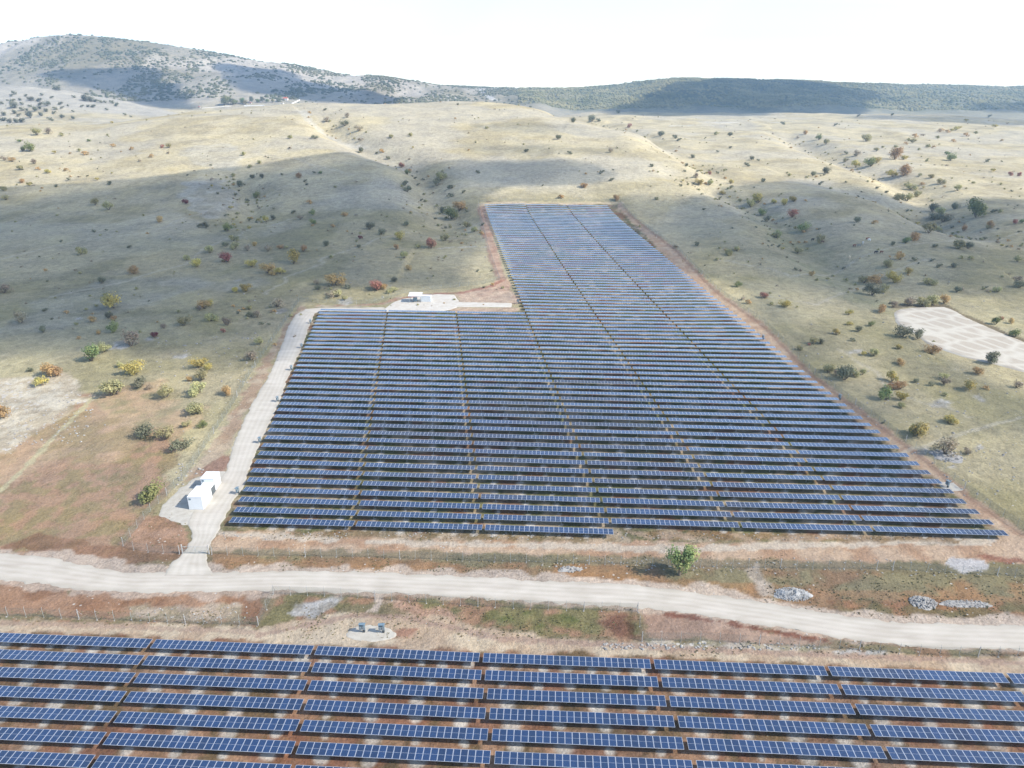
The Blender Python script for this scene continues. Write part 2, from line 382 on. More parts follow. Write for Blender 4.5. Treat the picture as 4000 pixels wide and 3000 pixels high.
# strip between fence and road
zone([(452,1196),(1100,1214),(1600,1228),(2240,1248),(2240,1352),(1928,1340),(1788,1322),(1640,1298),(1440,1270),(1209,1254),(964,1240),(719,1232),(560,1234),(452,1234)], (150,140,106), 1, .8, (166,132,98), 7, .8, .35)
band([(470,1218),(700,1222),(1000,1228),(1250,1240),(1500,1262),(1750,1280),(2000,1290),(2212,1295)], 2.4, (180,138,98), .6, .8)
zone([(1780,1300),(1850,1290),(1990,1300),(2212,1300),(2240,1345),(2000,1338),(1900,1330),(1820,1318)], (172,122,86), .7, 1.2, (128,116,78), 4, .8)
zone([(1610,1215),(1640,1215),(1648,1240),(1660,1262),(1680,1285),(1640,1285),(1625,1260),(1608,1235)], (206,190,174), .9, .9, (180,166,150), 2)
zone([(2035,1212),(2060,1204),(2120,1208),(2135,1222),(2130,1232),(2080,1238),(2050,1226)], (206,202,202), 1, .6)
zone([(2100,1196),(2200,1204),(2230,1215),(2180,1218),(2120,1210)], (158,102,84), .8, .8)
road_top = [(-160,1168),(0,1195),(60,1199),(115,1205),(210,1226),(280,1237),(350,1236),(455,1238),(595,1233),(719,1233),(770,1235),(964,1242),(1209,1256),(1349,1261),(1438,1272),(1493,1278),(1648,1300),(1788,1324.6),(1928,1342),(2103,1349),(2212,1351),(2380,1350)]
road_bot = [(-160,1228),(0,1251),(70,1261),(175,1275.6),(250,1279),(315,1281),(400,1280),(455,1279),(595,1276),(719,1280),(824,1282.6),(1034,1293),(1244,1307),(1330,1312),(1419,1317.6),(1493,1326),(1543,1335),(1718,1363),(1893,1391),(2033,1401.6),(2212,1405),(2380,1402)]
band(road_top, 4.2, (214,194,176), .95, .7)
# strip between the road and the front field
zone([(-200,1235),(0,1256),(175,1280),(560,1283),(570,1300),(558,1352),(257,1342),(0,1336),(-200,1330)], (184,144,114), 1, .8, (168,126,96), 5, .6)
zone([(270,1312),(400,1308),(530,1308),(520,1340),(380,1340),(290,1332)], (206,188,166), .85, 1.0, (180,166,138), 2.5, .9)
band(road_bot, 3.4, (208,184,164), .9, .7)
zone([(-200,1332),(0,1338),(257,1344),(558,1354),(600,1340),(760,1325),(840,1330),(900,1318),(1000,1345),(1100,1364),(1377,1388),(1702,1400),(2015,1420),(2400,1425),(2400,1478),(2212,1458),(1400,1418),(680,1394),(0,1362),(-200,1356)], (220,200,172), 1, .9, (206,180,152), 5, .5, .2)
zone([(-200,1322),(0,1325),(257,1334),(558,1344),(556,1352),(257,1343),(0,1336)], (140,136,104), .8, .7, (166,146,118), 3, .9)
zone([(566,1350),(600,1284),(824,1286),(1034,1297),(1244,1311),(1377,1320),(1384,1384),(1250,1374),(1100,1362),(980,1334),(850,1300),(800,1298),(720,1320),(640,1340)], (140,132,90), 1, .8, (176,138,108), 4, .9, .2)
zone([(840,1302),(950,1312),(1000,1345),(930,1330),(850,1316)], (196,158,134), .9, 1)
zone([(1050,1310),(1240,1330),(1300,1360),(1150,1362),(1060,1345)], (112,120,66), .8, 1.5, (140,134,88), 3)
zone([(1290,1330),(1375,1326),(1380,1380),(1320,1366)], (120,72,58), .6, 1.2, (104,92,60), 3)
zone([(622,1322),(650,1302),(700,1290),(742,1292),(735,1306),(700,1320),(672,1332),(640,1334)], (198,196,194), 1, .9, (172,166,156), 3)
zone([(800,1285),(828,1286),(826,1305),(812,1325),(792,1322),(806,1305)], (214,196,180), .95, .6)
zone([(855,1358),(900,1362),(880,1385),(850,1382)], (182,136,112), .9, .8)
zone([(1392,1322),(1500,1336),(1600,1352),(1720,1372),(1790,1386),(1702,1396),(1543,1384),(1395,1380)], (198,166,144), 1, .8, (184,150,128), 5, .4)
band([(1440,1326),(1560,1344),(1700,1370),(1790,1384)], 1.2, (140,84,66), .8, .9)
zone([(1387,1384),(1543,1385),(1702,1396),(1800,1402),(1780,1408),(1540,1400),(1400,1395)], (170,164,136), .8, .6, (208,198,184), 1.4, .9, .8)
zone([(1800,1388),(1893,1393),(2212,1407),(2400,1405),(2400,1420),(2015,1418),(1856,1406)], (156,118,84), .85, .7, (138,128,86), 3, .8)
zone([(1790,1404),(1830,1402),(1905,1406),(1920,1414),(1830,1414)], (196,192,188), .9, .5)
for k in ((560,1358,900,1300),): pass
band([(560,1372),(640,1356),(760,1330),(860,1332),(960,1352),(1080,1380),(1300,1392),(1700,1412),(2100,1428),(2300,1436)], 1.3, (182,152,136), .7, .5)
band([(0,1346),(200,1350),(400,1360),(560,1366)], 1.2, (186,158,140), .6, .5)
# small pale rock outcrops and dry tracks on the meadow
for px, py, r in [(312,735,7),(388,770,10),(170,688,5),(103,690,3),(265,745,14),(515,605,3),(605,672,10),(750,652,12),(2010,560,4),(2120,860,10),(2110,965,10),(2060,1010,8),(1990,975,14),(2030,870,16),(1850,760,10)]:
    a = [(px+r*math.cos(t)*1.6, py+r*math.sin(t)*.6) for t in np.linspace(0, 6.28, 9)[:-1]]
    zone(a, (210,206,200), .8, 1.4, (184,178,166), 2.5, .8, 1)
band([(950,537),(985,533),(1050,533)], 1.6, (216,210,196), .8)
band([(650,240),(668,262),(700,290),(745,312),(780,322)], 9, (232,226,210), .6, .6)
zone([(400,390),(470,385),(520,420),(500,470),(440,470),(380,430)], (216,212,202), .55, 6, (190,184,168), 10)
zone([(380,320),(480,310),(540,335),(500,370),(430,365)], (234,226,204), .6, 8, (216,206,180), 12)
zone([(560,600),(250,600),(60,660),(0,700),(0,740),(200,700),(330,640),(560,620)], (206,202,190), .35, 8, (180,176,156), 12)
band([(1040,190),(1040,196),(1050,205),(1060,212),(1072,217)], 26, (232,228,220), .9, .3)
band([(1931,664),(1960,660),(2040,661),(2100,690),(2212,738)], 4, (128,112,86), .8, .4)
zone([(1560,400),(1640,440),(1720,470),(1790,560),(1900,640),(1960,700),(1850,660),(1740,590),(1670,520)], (164,166,128), .5, 6, (190,184,150), 12)
for tr in [[(120,640),(260,610),(420,560),(520,500),(640,470)],[(0,560),(160,520),(330,500),(480,440),(620,400)],[(560,640),(700,560),(800,520),(890,500)],[(1560,560),(1700,600),(1850,560),(2050,520),(2212,500)],
  [(1640,640),(1760,660),(1900,600),(2000,560)],[(1900,1000),(2050,940),(2212,900)],[(1800,760),(1950,850),(2100,900)],[(1300,330),(1420,380),(1560,430)],[(300,330),(480,320),(640,345),(760,380)],[(1750,290),(1900,330),(2080,340),(2212,330)]]:
    pw_ = resample0(W(tr), 60); j_ = fbm(pw_[:,0], pw_[:,1], 18, 3, 66)-.5; pw_[:,0] += j_*14; pw_[:,1] += j_*10
    band(pw_, .9+pw_[:,1].mean()/500, (222,212,190), .5, .6, world=True)
for a_ in [[(1528,264),(1560,266),(1590,264)],[(1450,272),(1500,270),(1560,272)],[(1660,264),(1690,265)]]: band(a_, 6, (240,236,228), .8, .7)
# stone heaps brought up round every post (pale marks) are added after the tables are laid out
POSTMARKS = []

tick('solar tables')
# ------------------------------------------------------------------ solar tables
alu = mat('anodised_aluminium', (.42,.45,.50), .45, .3, .5)
def glass_mat():
    m = mat('solar_cells', (.012,.022,.085), .16, 0, .5); n, l, b = nodes(m)
    tc = n.new('ShaderNodeTexCoord'); br = n.new('ShaderNodeTexBrick'); br.offset = 0; br.inputs['Scale'].default_value = 1
    br.inputs['Brick Width'].default_value = .18; br.inputs['Row Height'].default_value = .092; br.inputs['Mortar Size'].default_value = .006
    br.inputs['Color1'].default_value = (.005,.021,.068,1); br.inputs['Color2'].default_value = (.006,.026,.082,1); br.inputs['Mortar'].default_value = (.015,.022,.045,1)
    l.new(tc.outputs['Object'], br.inputs['Vector']); oi = n.new('ShaderNodeObjectInfo')
    hs = n.new('ShaderNodeHueSaturation'); mr = n.new('ShaderNodeMapRange'); l.new(oi.outputs['Random'], mr.inputs[0]); mr.inputs[3].default_value = .8; mr.inputs[4].default_value = 1.3
    l.new(mr.outputs[0], hs.inputs['Value']); l.new(br.outputs[0], hs.inputs['Color']); l.new(hs.outputs[0], b.inputs['Base Color'])
    b.inputs['IOR'].default_value = 1.6; b.inputs['Coat Weight'].default_value = 1; b.inputs['Coat Roughness'].default_value = .08; b.inputs['Coat IOR'].default_value = 1.6
    return m
glass = glass_mat(); galv = mat('galvanised_steel', (.36,.38,.40), .55, .5, .4)
MW, ML, NM = 1.137, 2.28, 26
TL = MW*NM
def add_module(mb, cx):
    w = MW/2-.012; l_ = ML/2; f = .05
    mb.box(cx-w, cx+w, -l_, l_, -.035, 0, 0)
    for y0, y1 in ((-l_+f, -.016), (.016, l_-f)):
        mb.quad((cx-w+f, y0, .003), (cx+w-f, y0, .003), (cx+w-f, y1, .003), (cx-w+f, y1, .003), 1)
def mod_mesh():
    mb = MB(); add_module(mb, 0); return mb.mesh('solar_module', [alu, glass])
def row_mesh():
    mb = MB()
    for k in range(NM): add_module(mb, (k+.5)*MW-TL/2)
    return mb.mesh('module_row', [alu, glass])
MODM = mod_mesh(); ROWM = row_mesh()
TUBEM = MB().box(-TL/2+.1, TL/2-.1, -.07, .07, -.20, -.06).mesh('torque_tube', galv)
def post_mesh():
    mb = MB(); mb.box(-.05, .05, -.07, .07, -1.75, -.14); mb.box(-.11, .11, -.13, .13, -.28, -.19)
    mb.tube((0,.0,-1.75), (0,0,-1.30), .13, .11, 8)
    return mb.mesh('post', galv)
POSTM = post_mesh()
def simple_table():
    mb = MB()
    for k in range(NM): add_module(mb, (k+.5)*MW-TL/2)
    mb.box(-TL/2+.1, TL/2-.1, -.07, .07, -.20, -.06, 0)
    for k in range(4): mb.box(-TL/2+TL*(k+.5)/4-.05, -TL/2+TL*(k+.5)/4+.05, -.07, .07, -1.7, -.2, 0)
    return mb
SIMPLE = simple_table().mesh('solar_table', [alu, glass])
ANG = -3.2*D2R; E = Vector((math.cos(ANG), math.sin(ANG))); N = Vector((-math.sin(ANG), math.cos(ANG)))
PER = TL+.68; SHEAR = -.1788; PH = 1.32
def table_matrix(cx, cy, tilt):
    a = Vector((cx, cy))-E*TL/2; b = Vector((cx, cy))+E*TL/2
    za, zb_, zc = Hs(*a), Hs(*b), Hs(cx, cy); zm = max((za+zb_)/2, zc-.15)
    X = Vector((b.x-a.x, b.y-a.y, zb_-za)).normalized(); Y = Vector((N.x, N.y, 0)); Y = (Y-X*X.dot(Y)).normalized(); Z = X.cross(Y)
    Rm = Matrix((X, Y, Z)).transposed().to_4x4()
    return Matrix.Translation((cx, cy, zm+PH)) @ Rm @ Matrix.Rotation(tilt, 4, 'X')
def P_plane(px, py, dz=0):
    xx, yy = ray(px, py, lambda a, b: H(a, b)+dz); return Vector((xx, yy))
tables = []      # (cx, cy, field, row, idx, nposts)
A0 = P_plane(1041, 1410, PH)       # front field: gap between tables, far edge of first row
A0 = A0 - N*ML/2
for j in range(0, 10):
    pj = 4.115
    for i in range(-5, 6):
        c = A0 + E*(PER*(i+.5)+SHEAR*(-j)*pj) - N*(j*pj)
        pts = [ppx(*(c+E*s*TL/2), PH) for s in (-1, -.5, 0, .5, 1)]
        if not any(-15 < q[0] < 2227 and q[1] < 1668 for q in pts): continue
        if c.y < 40: continue
        tables.append((c.x, c.y, 'front', j, i, [7, 5, 4, 4, 4, 4, 4, 4, 4, 4][j]))
B0 = P_plane(1046, 1133, PH) - N*ML/2
PM = 4.49; NROW = 0
for j in range(0, 90):
    o = B0 + N*(j*PM) + E*-.169*j*PM
    ln, lf = o.y, 0
    if o.y > P(1190, 442)[1]: break
    NROW = j
    # left block reaches back to the service road
    for i in range(-2, 4):
        c = o+E*PER*(i+.5)
        if j == 0 and i > 0: continue
        if i <= 0 and c.y > P(900, 675)[1]-.5: continue
        tables.append((c.x, c.y, 'far', j, i, 7 if j <= 0 else 4))
print('far rows', NROW+1, 'tables', len(tables))
def vis_size(t): return TL/t[1]
tables.sort(key=lambda t: t[1])
rows_f = {}; 
for t in tables: rows_f.setdefault((t[2], t[3]), []).append(t[4])
full, rest = tables[:300], tables[300:]
for cx, cy, fl, j, i, npst in full:
    idx = sorted(rows_f[(fl, j)]).index(i)+1
    if fl == 'front':
        r = 'farthest row' if j == 0 else ordn(j+1)+' row'
        lab = 'solar table %s from left, %s of the near field' % (ordn(idx), r)
        grp = 'solar tables of the near field'
    else:
        lab = 'solar table %s from left, %s row of the far field' % (ordn(idx), ordn(j+1))
        grp = 'solar tables of the field beyond the road'
    base = random.gauss(0, 1.0)
    if fl == 'far':
        q_ = float(fbm(np.array([cx]), np.array([cy]), 45, 3, 7)[0]); base = base*.9+(q_-.5)*5 - (1.5 if (cx > 20 and cy < 260) else 0) + 3.5*float(sstep(250, 400, np.array(cy)))
    M = table_matrix(cx, cy, base*D2R)
    if cy < 330:
        t = empty('solar_table'); t.matrix_world = M; tag(t, lab, 'solar table', grp)
        if cy < 168:
            for k in range(NM): obj('solar_module', MODM, t, ((k+.5)*MW-TL/2, 0, 0))
        else: obj('module_row', ROWM, t)
        obj('torque_tube', TUBEM, t)
        for k in range(npst):
            xx = -TL/2+TL*(k+.5)/npst; obj('post', POSTM, t, (xx, 0, 0))
            POSTMARKS.append(M @ Vector((xx, 0, -PH)))
    else:
        t = obj('solar_table', SIMPLE); t.matrix_world = M; tag(t, lab, 'solar table', grp)
sm = simple_table(); V0 = np.array(sm.v); allv = []; allf = []; allm = []
for cx, cy, fl, j, i, npst in rest:
    M = np.array(table_matrix(cx, cy, (3.5+random.gauss(0, .5))*D2R)); o = len(allv)*len(V0)
    allv.append(V0 @ M[:3, :3].T + M[:3, 3]); allf += [tuple(q+o for q in f) for f in sm.f]; allm += sm.m
if rest:
    me = bpy.data.meshes.new('distant_solar_tables'); me.from_pydata(np.concatenate(allv).tolist(), [], allf); me.materials.append(alu); me.materials.append(glass)
    me.polygons.foreach_set('material_index', allm); me.update()
    tag(obj('distant_solar_tables', me), 'rows of solar tables at the far narrow end of the field', 'solar tables', None, 'stuff')
for p in POSTMARKS:
    m = (abs(x-p.x) < 2.0) & (abs(y-p.y) < 2.0); idx = np.where(m)[0]
    if not len(idx): continue
    r = random.uniform(.55, 1.55)*(1 if p.y < 110 else .75); ox, oy = random.uniform(-.3, .3), random.uniform(-1.0, -.3)
    d = np.hypot(x[idx]-p.x-ox, (y[idx]-p.y-oy)*1.0)+(n4[idx]-.5)*1.0
    cov = (1-sstep(r*.5, r*1.3, d))*random.uniform(.7, 1)
    col[idx] = mixc(col[idx], A(222,216,208), cov)

tick('the ground sheet')
# ------------------------------------------------------------------ the ground sheet
def grid_mesh(name, X, Y, Z, m, color=None, zonec=None):
    ny, nx = X.shape; v = np.stack([X, Y, Z], -1).reshape(-1, 3).astype(np.float32)
    i = np.arange((ny-1)*(nx-1)); r = i//(nx-1); c = i % (nx-1); a = r*nx+c
    f = np.stack([a, a+1, a+nx+1, a+nx], 1).ravel().astype(np.int32)
    me = bpy.data.meshes.new(name); me.vertices.add(len(v)); me.vertices.foreach_set('co', v.ravel())
    me.loops.add(len(f)); me.loops.foreach_set('vertex_index', f)
    me.polygons.add(len(i)); me.polygons.foreach_set('loop_start', np.arange(0, len(f), 4, dtype=np.int32)); me.polygons.foreach_set('loop_total', np.full(len(i), 4, np.int32))
    me.polygons.foreach_set('use_smooth', np.ones(len(i), bool)); me.update(); me.validate()
    for nm, arr in (('Col', color), ('Zone', zonec)):
        if arr is None: continue
        at = me.color_attributes.new(nm, 'FLOAT_COLOR', 'POINT'); q = np.ones((len(v), 4), np.float32); q[:, :3] = arr; at.data.foreach_set('color', q.ravel())
    me.materials.append(m); return me
tag(obj('ground', grid_mesh('ground', XX, YY, ZZ, terrain_material(), np.clip(col, 0, 1), np.stack([zr, zg, zb], 1))), kind='structure')

tick('gravel sheets (road, pads)')
# ------------------------------------------------------------------ gravel sheets (road, pads)
gravel2 = noisy('grey_gravel', C(226,220,208,.54), C(204,197,184,.54), .8, 1, .25, detail=8, lo=.3, hi=.7)
def rutmat(name, c1, c2):
    m = noisy(name, c1, c2, .35, 1, .3, detail=9, lo=.28, hi=.72, stretch=(.3, 1.5, 1)); n, l, b = nodes(m)
    ca = n.new('ShaderNodeVertexColor'); ca.layer_name = 'Col'; mx = n.new('ShaderNodeMix'); mx.data_type = 'RGBA'; mx.blend_type = 'MULTIPLY'; mx.inputs['Factor'].default_value = 1
    src = b.inputs['Base Color'].links[0].from_socket; l.new(src, mx.inputs['A']); l.new(ca.outputs['Color'], mx.inputs['B']); l.new(mx.outputs['Result'], b.inputs['Base Color']); return m
padm = noisy('white_crushed_stone', C(240,234,224,.54), C(226,216,202,.54), .5, 1, .2, detail=8)
gravel = rutmat('white_gravel', C(230,223,211,.57), C(210,201,188,.57)); track_m = rutmat('track_gravel', C(232,226,214,.56), C(214,206,194,.56))
def resample(pts, n):
    pts = np.array(pts, float); s = np.r_[0, np.cumsum(np.hypot(*np.diff(pts, axis=0).T))]; t = np.linspace(0, s[-1], n)
    return np.stack([np.interp(t, s, pts[:, 0]), np.interp(t, s, pts[:, 1])], 1)
def ribbon(name, left, right, m, n=260, k=14, off=.05, jit=.35):
    L = resample(W(left), n); R = resample(W(right), n)
    t = np.linspace(0, 1, k)[None, :, None]; G = L[:, None]*(1-t)+R[:, None]*t
    X, Y = G[..., 0].copy(), G[..., 1].copy()
    w = (np.abs(np.linspace(-1, 1, k))**3)[None]; X += (fbm(X, Y, 1.6, 3, 2)-.5)*jit*3*w; Y += (fbm(X, Y, 1.6, 3, 4)-.5)*jit*3*w
    e = np.where(np.abs(np.linspace(-1, 1, k)) > .99, -.12, 0)[None]
    tt = np.linspace(0, 1, k)[None].repeat(n, 0)+(fbm(X, Y, 25, 2, 3)-.5)*.10; v = np.full(tt.shape, .95)
    for c0 in (.22, .40, .60, .78): v += .065*np.exp(-((tt-c0)/.045)**2)
    v -= .04*np.exp(-((tt-.31)/.03)**2)+.04*np.exp(-((tt-.69)/.03)**2)+.03*np.exp(-((tt-.5)/.04)**2)+.16*(np.abs(tt-.5)*2)**6
    v += (fbm(X, Y, 3, 4, 44)-.5)*.18; c = np.stack([v, v*.985, v*.96+(v>.95)*.02], -1).reshape(-1, 3)
    return tag(obj(name, grid_mesh(name, X, Y, H(X, Y)+off+e, m, c)), kind='structure')
def blob(name, pts, m, off=.05, jit=.5, n=160, k=16, world=False, bank=0, sub=None):
    pw = np.array(W(pts)); pw = np.vstack([pw, pw[:1]]); B = resample(pw, n); c = B[:-1].mean(0)
    B[:, 0] += (fbm(B[:, 0], B[:, 1], 2.0, 3, 12)-.5)*jit*2; B[:, 1] += (fbm(B[:, 0], B[:, 1], 2.0, 3, 14)-.5)*jit*2; B[-1] = B[0]
    t = np.linspace(0.001, 1, k)[:, None, None]; G = c+(B[None]-c)*t; X, Y = G[..., 0], G[..., 1]
    e = np.zeros((k, 1)); e[-1] = -.12-off*.9
    return tag(obj(name, grid_mesh(name, X, Y, H(X, Y)+off+e, m)), kind='structure')
ribbon('gravel_road', road_top, road_bot, gravel, 520, 34, .06, .6)
sl = [(352,1243),(367,1219),(395,1195),(414,1165),(416,1153),(404,1136),(410,1110),(450,1070),(488,1018),(503,958),(544,872),(578,816),(608,748),(623,703),(638,680),(660,667),(700,664.5),(760,664.5),(831,664)]
sr = [(462,1243),(443,1204),(458,1172),(476,1140),(490,1111),(504,1083),(525,1056),(540,1010),(556,972),(578,925),(604,872),(619,823),(640,778),(656,741),(668,705),(680,677),(705,672),(760,673.5),(831,674)]
ribbon('service_track', sl, sr, track_m, 420, 26, .10)
blob('gravel_pad', [(416,1150),(402,1136),(367,1127),(339,1115),(350,1090),(385,1055),(420,1031),(455,1018),(488,1016),(500,1040),(500,1080),(478,1120)], gravel2, .075, .6)
blob('stone_pad', [(826,667),(850,651),(868,645),(905,640),(944,634.5),(981,636),(988,645),(994,653),(1110,655),(1110,664),(990,663.5),(975,669),(955,673),(831,674.5)], padm, .12, .4)
blob('inverter_pad', [(802+56*math.cos(t)*(1+.06*math.sin(3*t)), 1368+18.6*math.sin(t)) for t in np.linspace(0, 6.2832, 25)[:-1]], gravel2, .08, .5)
def plotmat():
    m = mat('limestone_plots', None, 1, 0, .1); n, l, b = nodes(m)
    tc = n.new('ShaderNodeTexCoord'); mp = n.new('ShaderNodeMapping'); mp.inputs['Rotation'].default_value = (0,0,math.radians(66)); l.new(tc.outputs['Object'], mp.inputs[0])
    no = n.new('ShaderNodeTexNoise'); no.inputs['Scale'].default_value = .12; no.inputs['Detail'].default_value = 3; l.new(mp.outputs[0], no.inputs['Vector'])
    vm = n.new('ShaderNodeVectorMath'); vm.operation = 'MULTIPLY_ADD'; l.new(no.outputs['Color'], vm.inputs[0]); vm.inputs[1].default_value = (4,4,0); l.new(mp.outputs[0], vm.inputs[2])
    m3_ = n.new('ShaderNodeMapping'); m3_.inputs['Scale'].default_value = (.085, .16, 1); l.new(vm.outputs[0], m3_.inputs[0])
    vo = n.new('ShaderNodeTexVoronoi'); vo.feature = 'DISTANCE_TO_EDGE'; vo.inputs['Scale'].default_value = 1; vo.inputs['Randomness'].default_value = .45; l.new(m3_.outputs[0], vo.inputs['Vector'])
    rp = n.new('ShaderNodeValToRGB'); rp.color_ramp.elements[0].position = .02; rp.color_ramp.elements[1].position = .20; l.new(vo.outputs['Distance'], rp.inputs[0])
    rp.color_ramp.elements[0].color = (*C(236,228,212,.54), 1); rp.color_ramp.elements[1].color = (*C(212,199,180,.52), 1)
    n2_ = n.new('ShaderNodeTexNoise'); n2_.inputs['Scale'].default_value = .7; n2_.inputs['Detail'].default_value = 6; l.new(tc.outputs['Object'], n2_.inputs['Vector'])
    mx = n.new('ShaderNodeMix'); mx.data_type = 'RGBA'; mr = n.new('ShaderNodeMapRange'); l.new(n2_.outputs['Fac'], mr.inputs[0]); mr.inputs[1].default_value = .35; mr.inputs[2].default_value = .7; mr.inputs[4].default_value = .5
    l.new(mr.outputs[0], mx.inputs['Factor']); l.new(rp.outputs[0], mx.inputs['A']); mx.inputs['B'].default_value = (*C(228,220,206,.52),1); l.new(mx.outputs['Result'], b.inputs['Base Color']); return m
q = lambda a, b: (1880.5+a/6.667, 636+b/6.667)
blob('limestone_terrace', [q(330,260),q(420,210),q(600,190),q(850,178),q(1050,180),q(1180,225),q(1400,350),q(1600,440),q(1900,570),q(2212,690),q(2700,900),q(2900,1250),q(2212,1125),q(1900,1040),q(1700,990),q(1400,920),q(1200,860),q(1000,790),q(800,700),q(650,590),q(500,480),q(400,450),q(350,380)], plotmat(), .35, .3, 220, 30)

tick('bushes and trees')
# ------------------------------------------------------------------ bushes and trees
def leafmat(name, c, c2):
    m = mat(name, c, .9, 0, .1); n, l, b = nodes(m)
    ca = n.new('ShaderNodeVertexColor'); ca.layer_name = 'tint'; oi = n.new('ShaderNodeObjectInfo')
    mx = n.new('ShaderNodeMix'); mx.data_type = 'RGBA'; mx.inputs['A'].default_value = (*c, 1); mx.inputs['B'].default_value = (*c2, 1); l.new(ca.outputs['Color'], mx.inputs['Factor'])
    hs = n.new('ShaderNodeHueSaturation'); mr = n.new('ShaderNodeMapRange'); mr.inputs[3].default_value = .82; mr.inputs[4].default_value = 1.2; l.new(oi.outputs['Random'], mr.inputs[0])
    mh = n.new('ShaderNodeMapRange'); mh.inputs[3].default_value = .485; mh.inputs[4].default_value = .515; l.new(oi.outputs['Random'], mh.inputs[0]); l.new(mh.outputs[0], hs.inputs['Hue'])
    l.new(mr.outputs[0], hs.inputs['Value']); l.new(mx.outputs['Result'], hs.inputs['Color']); l.new(hs.outputs[0], b.inputs['Base Color'])
    tr = n.new('ShaderNodeBsdfTranslucent'); l.new(hs.outputs[0], tr.inputs[0]); ms = n.new('ShaderNodeMixShader'); ms.inputs[0].default_value = .3
    out = n['Material Output']; l.new(b.outputs[0], ms.inputs[1]); l.new(tr.outputs[0], ms.inputs[2]); l.new(ms.outputs[0], out.inputs[0]); return m
KIND = {'Y': ((.54,.42,.13), (.34,.31,.13), 'yellow'), 'O': ((.50,.32,.15), (.38,.29,.15), 'orange brown'), 'R': ((.42,.17,.14), (.34,.21,.14), 'red'),
        'G': ((.16,.21,.09), (.30,.31,.13), 'green'), 'D': ((.15,.165,.11), (.24,.23,.15), 'dark grey-green'), 'B': ((.36,.28,.21), (.27,.24,.17), 'brownish'),
        'M': ((.17,.05,.06), (.22,.09,.07), 'dark maroon'), 'L': ((.42,.38,.19), (.28,.28,.15), 'pale olive')}
KM = {k: leafmat('leaves_'+v[2].replace(' ', '_').replace('-', '_'), v[0], v[1]) for k, v in KIND.items()}
bark = noisy('bark', (.12,.095,.07), (.20,.17,.14), 6)
def crown_mesh(kind, seed, nleaf=900, tree=False, big_=1):
    r = random.Random(seed); V = []; Fc = []; T = []
    nl = r.randint(5, 8); lobes = []
    for k in range(nl):
        a = r.uniform(0, 6.28); d = r.uniform(.12, .55)
        lobes.append((d*math.cos(a), d*math.sin(a), r.uniform(.35, .82) if not tree else r.uniform(.45, 1.25), r.uniform(.26, .46), r.random()))
    lobes.append((0, 0, .55 if not tree else .85, .5, r.random()))
    dens = .55 if kind == 'B' else 1
    for k in range(int(nleaf*dens)):
        lx, ly, lz, lr, lt = r.choice(lobes)
        v = Vector((r.gauss(0,1), r.gauss(0,1), r.gauss(0,1))).normalized(); rad = lr*(r.random()**.35)*r.uniform(.8, 1.15)
        p = Vector((lx, ly, lz))+v*rad
        if p.z < .04: p.z = .04+r.random()*.1
        nn = (v+Vector((r.gauss(0,.45), r.gauss(0,.45), r.gauss(0,.45)+.35))).normalized(); a = nn.orthogonal().normalized(); b = nn.cross(a)
        t = r.uniform(0, 3.14); a, b = a*math.cos(t)+b*math.sin(t), b*math.cos(t)-a*math.sin(t); s = r.uniform(.035, .075)*big_
        i = len(V); V += [p+a*s, p+b*s*.8, p-a*s, p-b*s*.8]; Fc.append((i, i+1, i+2, i+3)); c = min(1, max(0, lt+r.gauss(0, .25))); T += [c]*4
    me = bpy.data.meshes.new('crown'); me.from_pydata([tuple(v) for v in V], [], Fc); me.materials.append(KM[kind])
    at = me.color_attributes.new('tint', 'FLOAT_COLOR', 'POINT'); at.data.foreach_set('color', np.repeat(np.array(T)[:, None], 4, 1).astype(np.float32).ravel()); me.update(); return me
def trunk_mesh(seed, tree=False):
    r = random.Random(seed); mb = MB()
    if tree:
        mb.tube((0,0,-.1), (.02,.01,.35), .07, .055, 7); mb.tube((.02,.01,.35), (-.02,.0,.8), .055, .035, 7)
    for k in range(6):
        a = r.uniform(0, 6.28); z0 = r.uniform(.3, .6) if tree else -.05; q0 = (0,0,z0); q1 = (.18*math.cos(a), .18*math.sin(a), z0+.28)
        mb.tube(q0, q1, .035, .025, 5); mb.tube(q1, (.42*math.cos(a+.3), .42*math.sin(a+.3), z0+.6), .025, .01, 5)
    return mb.mesh('trunk', bark)
CR = {k: [crown_mesh(k, 100+i*7+ord(k)) for i in range(3)] for k in KIND}; TRK = [trunk_mesh(i) for i in range(3)]
CRT = {k: [crown_mesh(k, 300+i*7+ord(k), 1500, True) for i in range(2)] for k in 'GLYRD'}; TRT = [trunk_mesh(40+i, True) for i in range(2)]
B = []
def add(lst, sc, ox, oy, kind=None):
    for t in lst:
        a, b, w = t[:3]; k = t[3] if len(t) > 3 else kind
        B.append((ox+a/sc, oy+b/sc, w/sc, k))
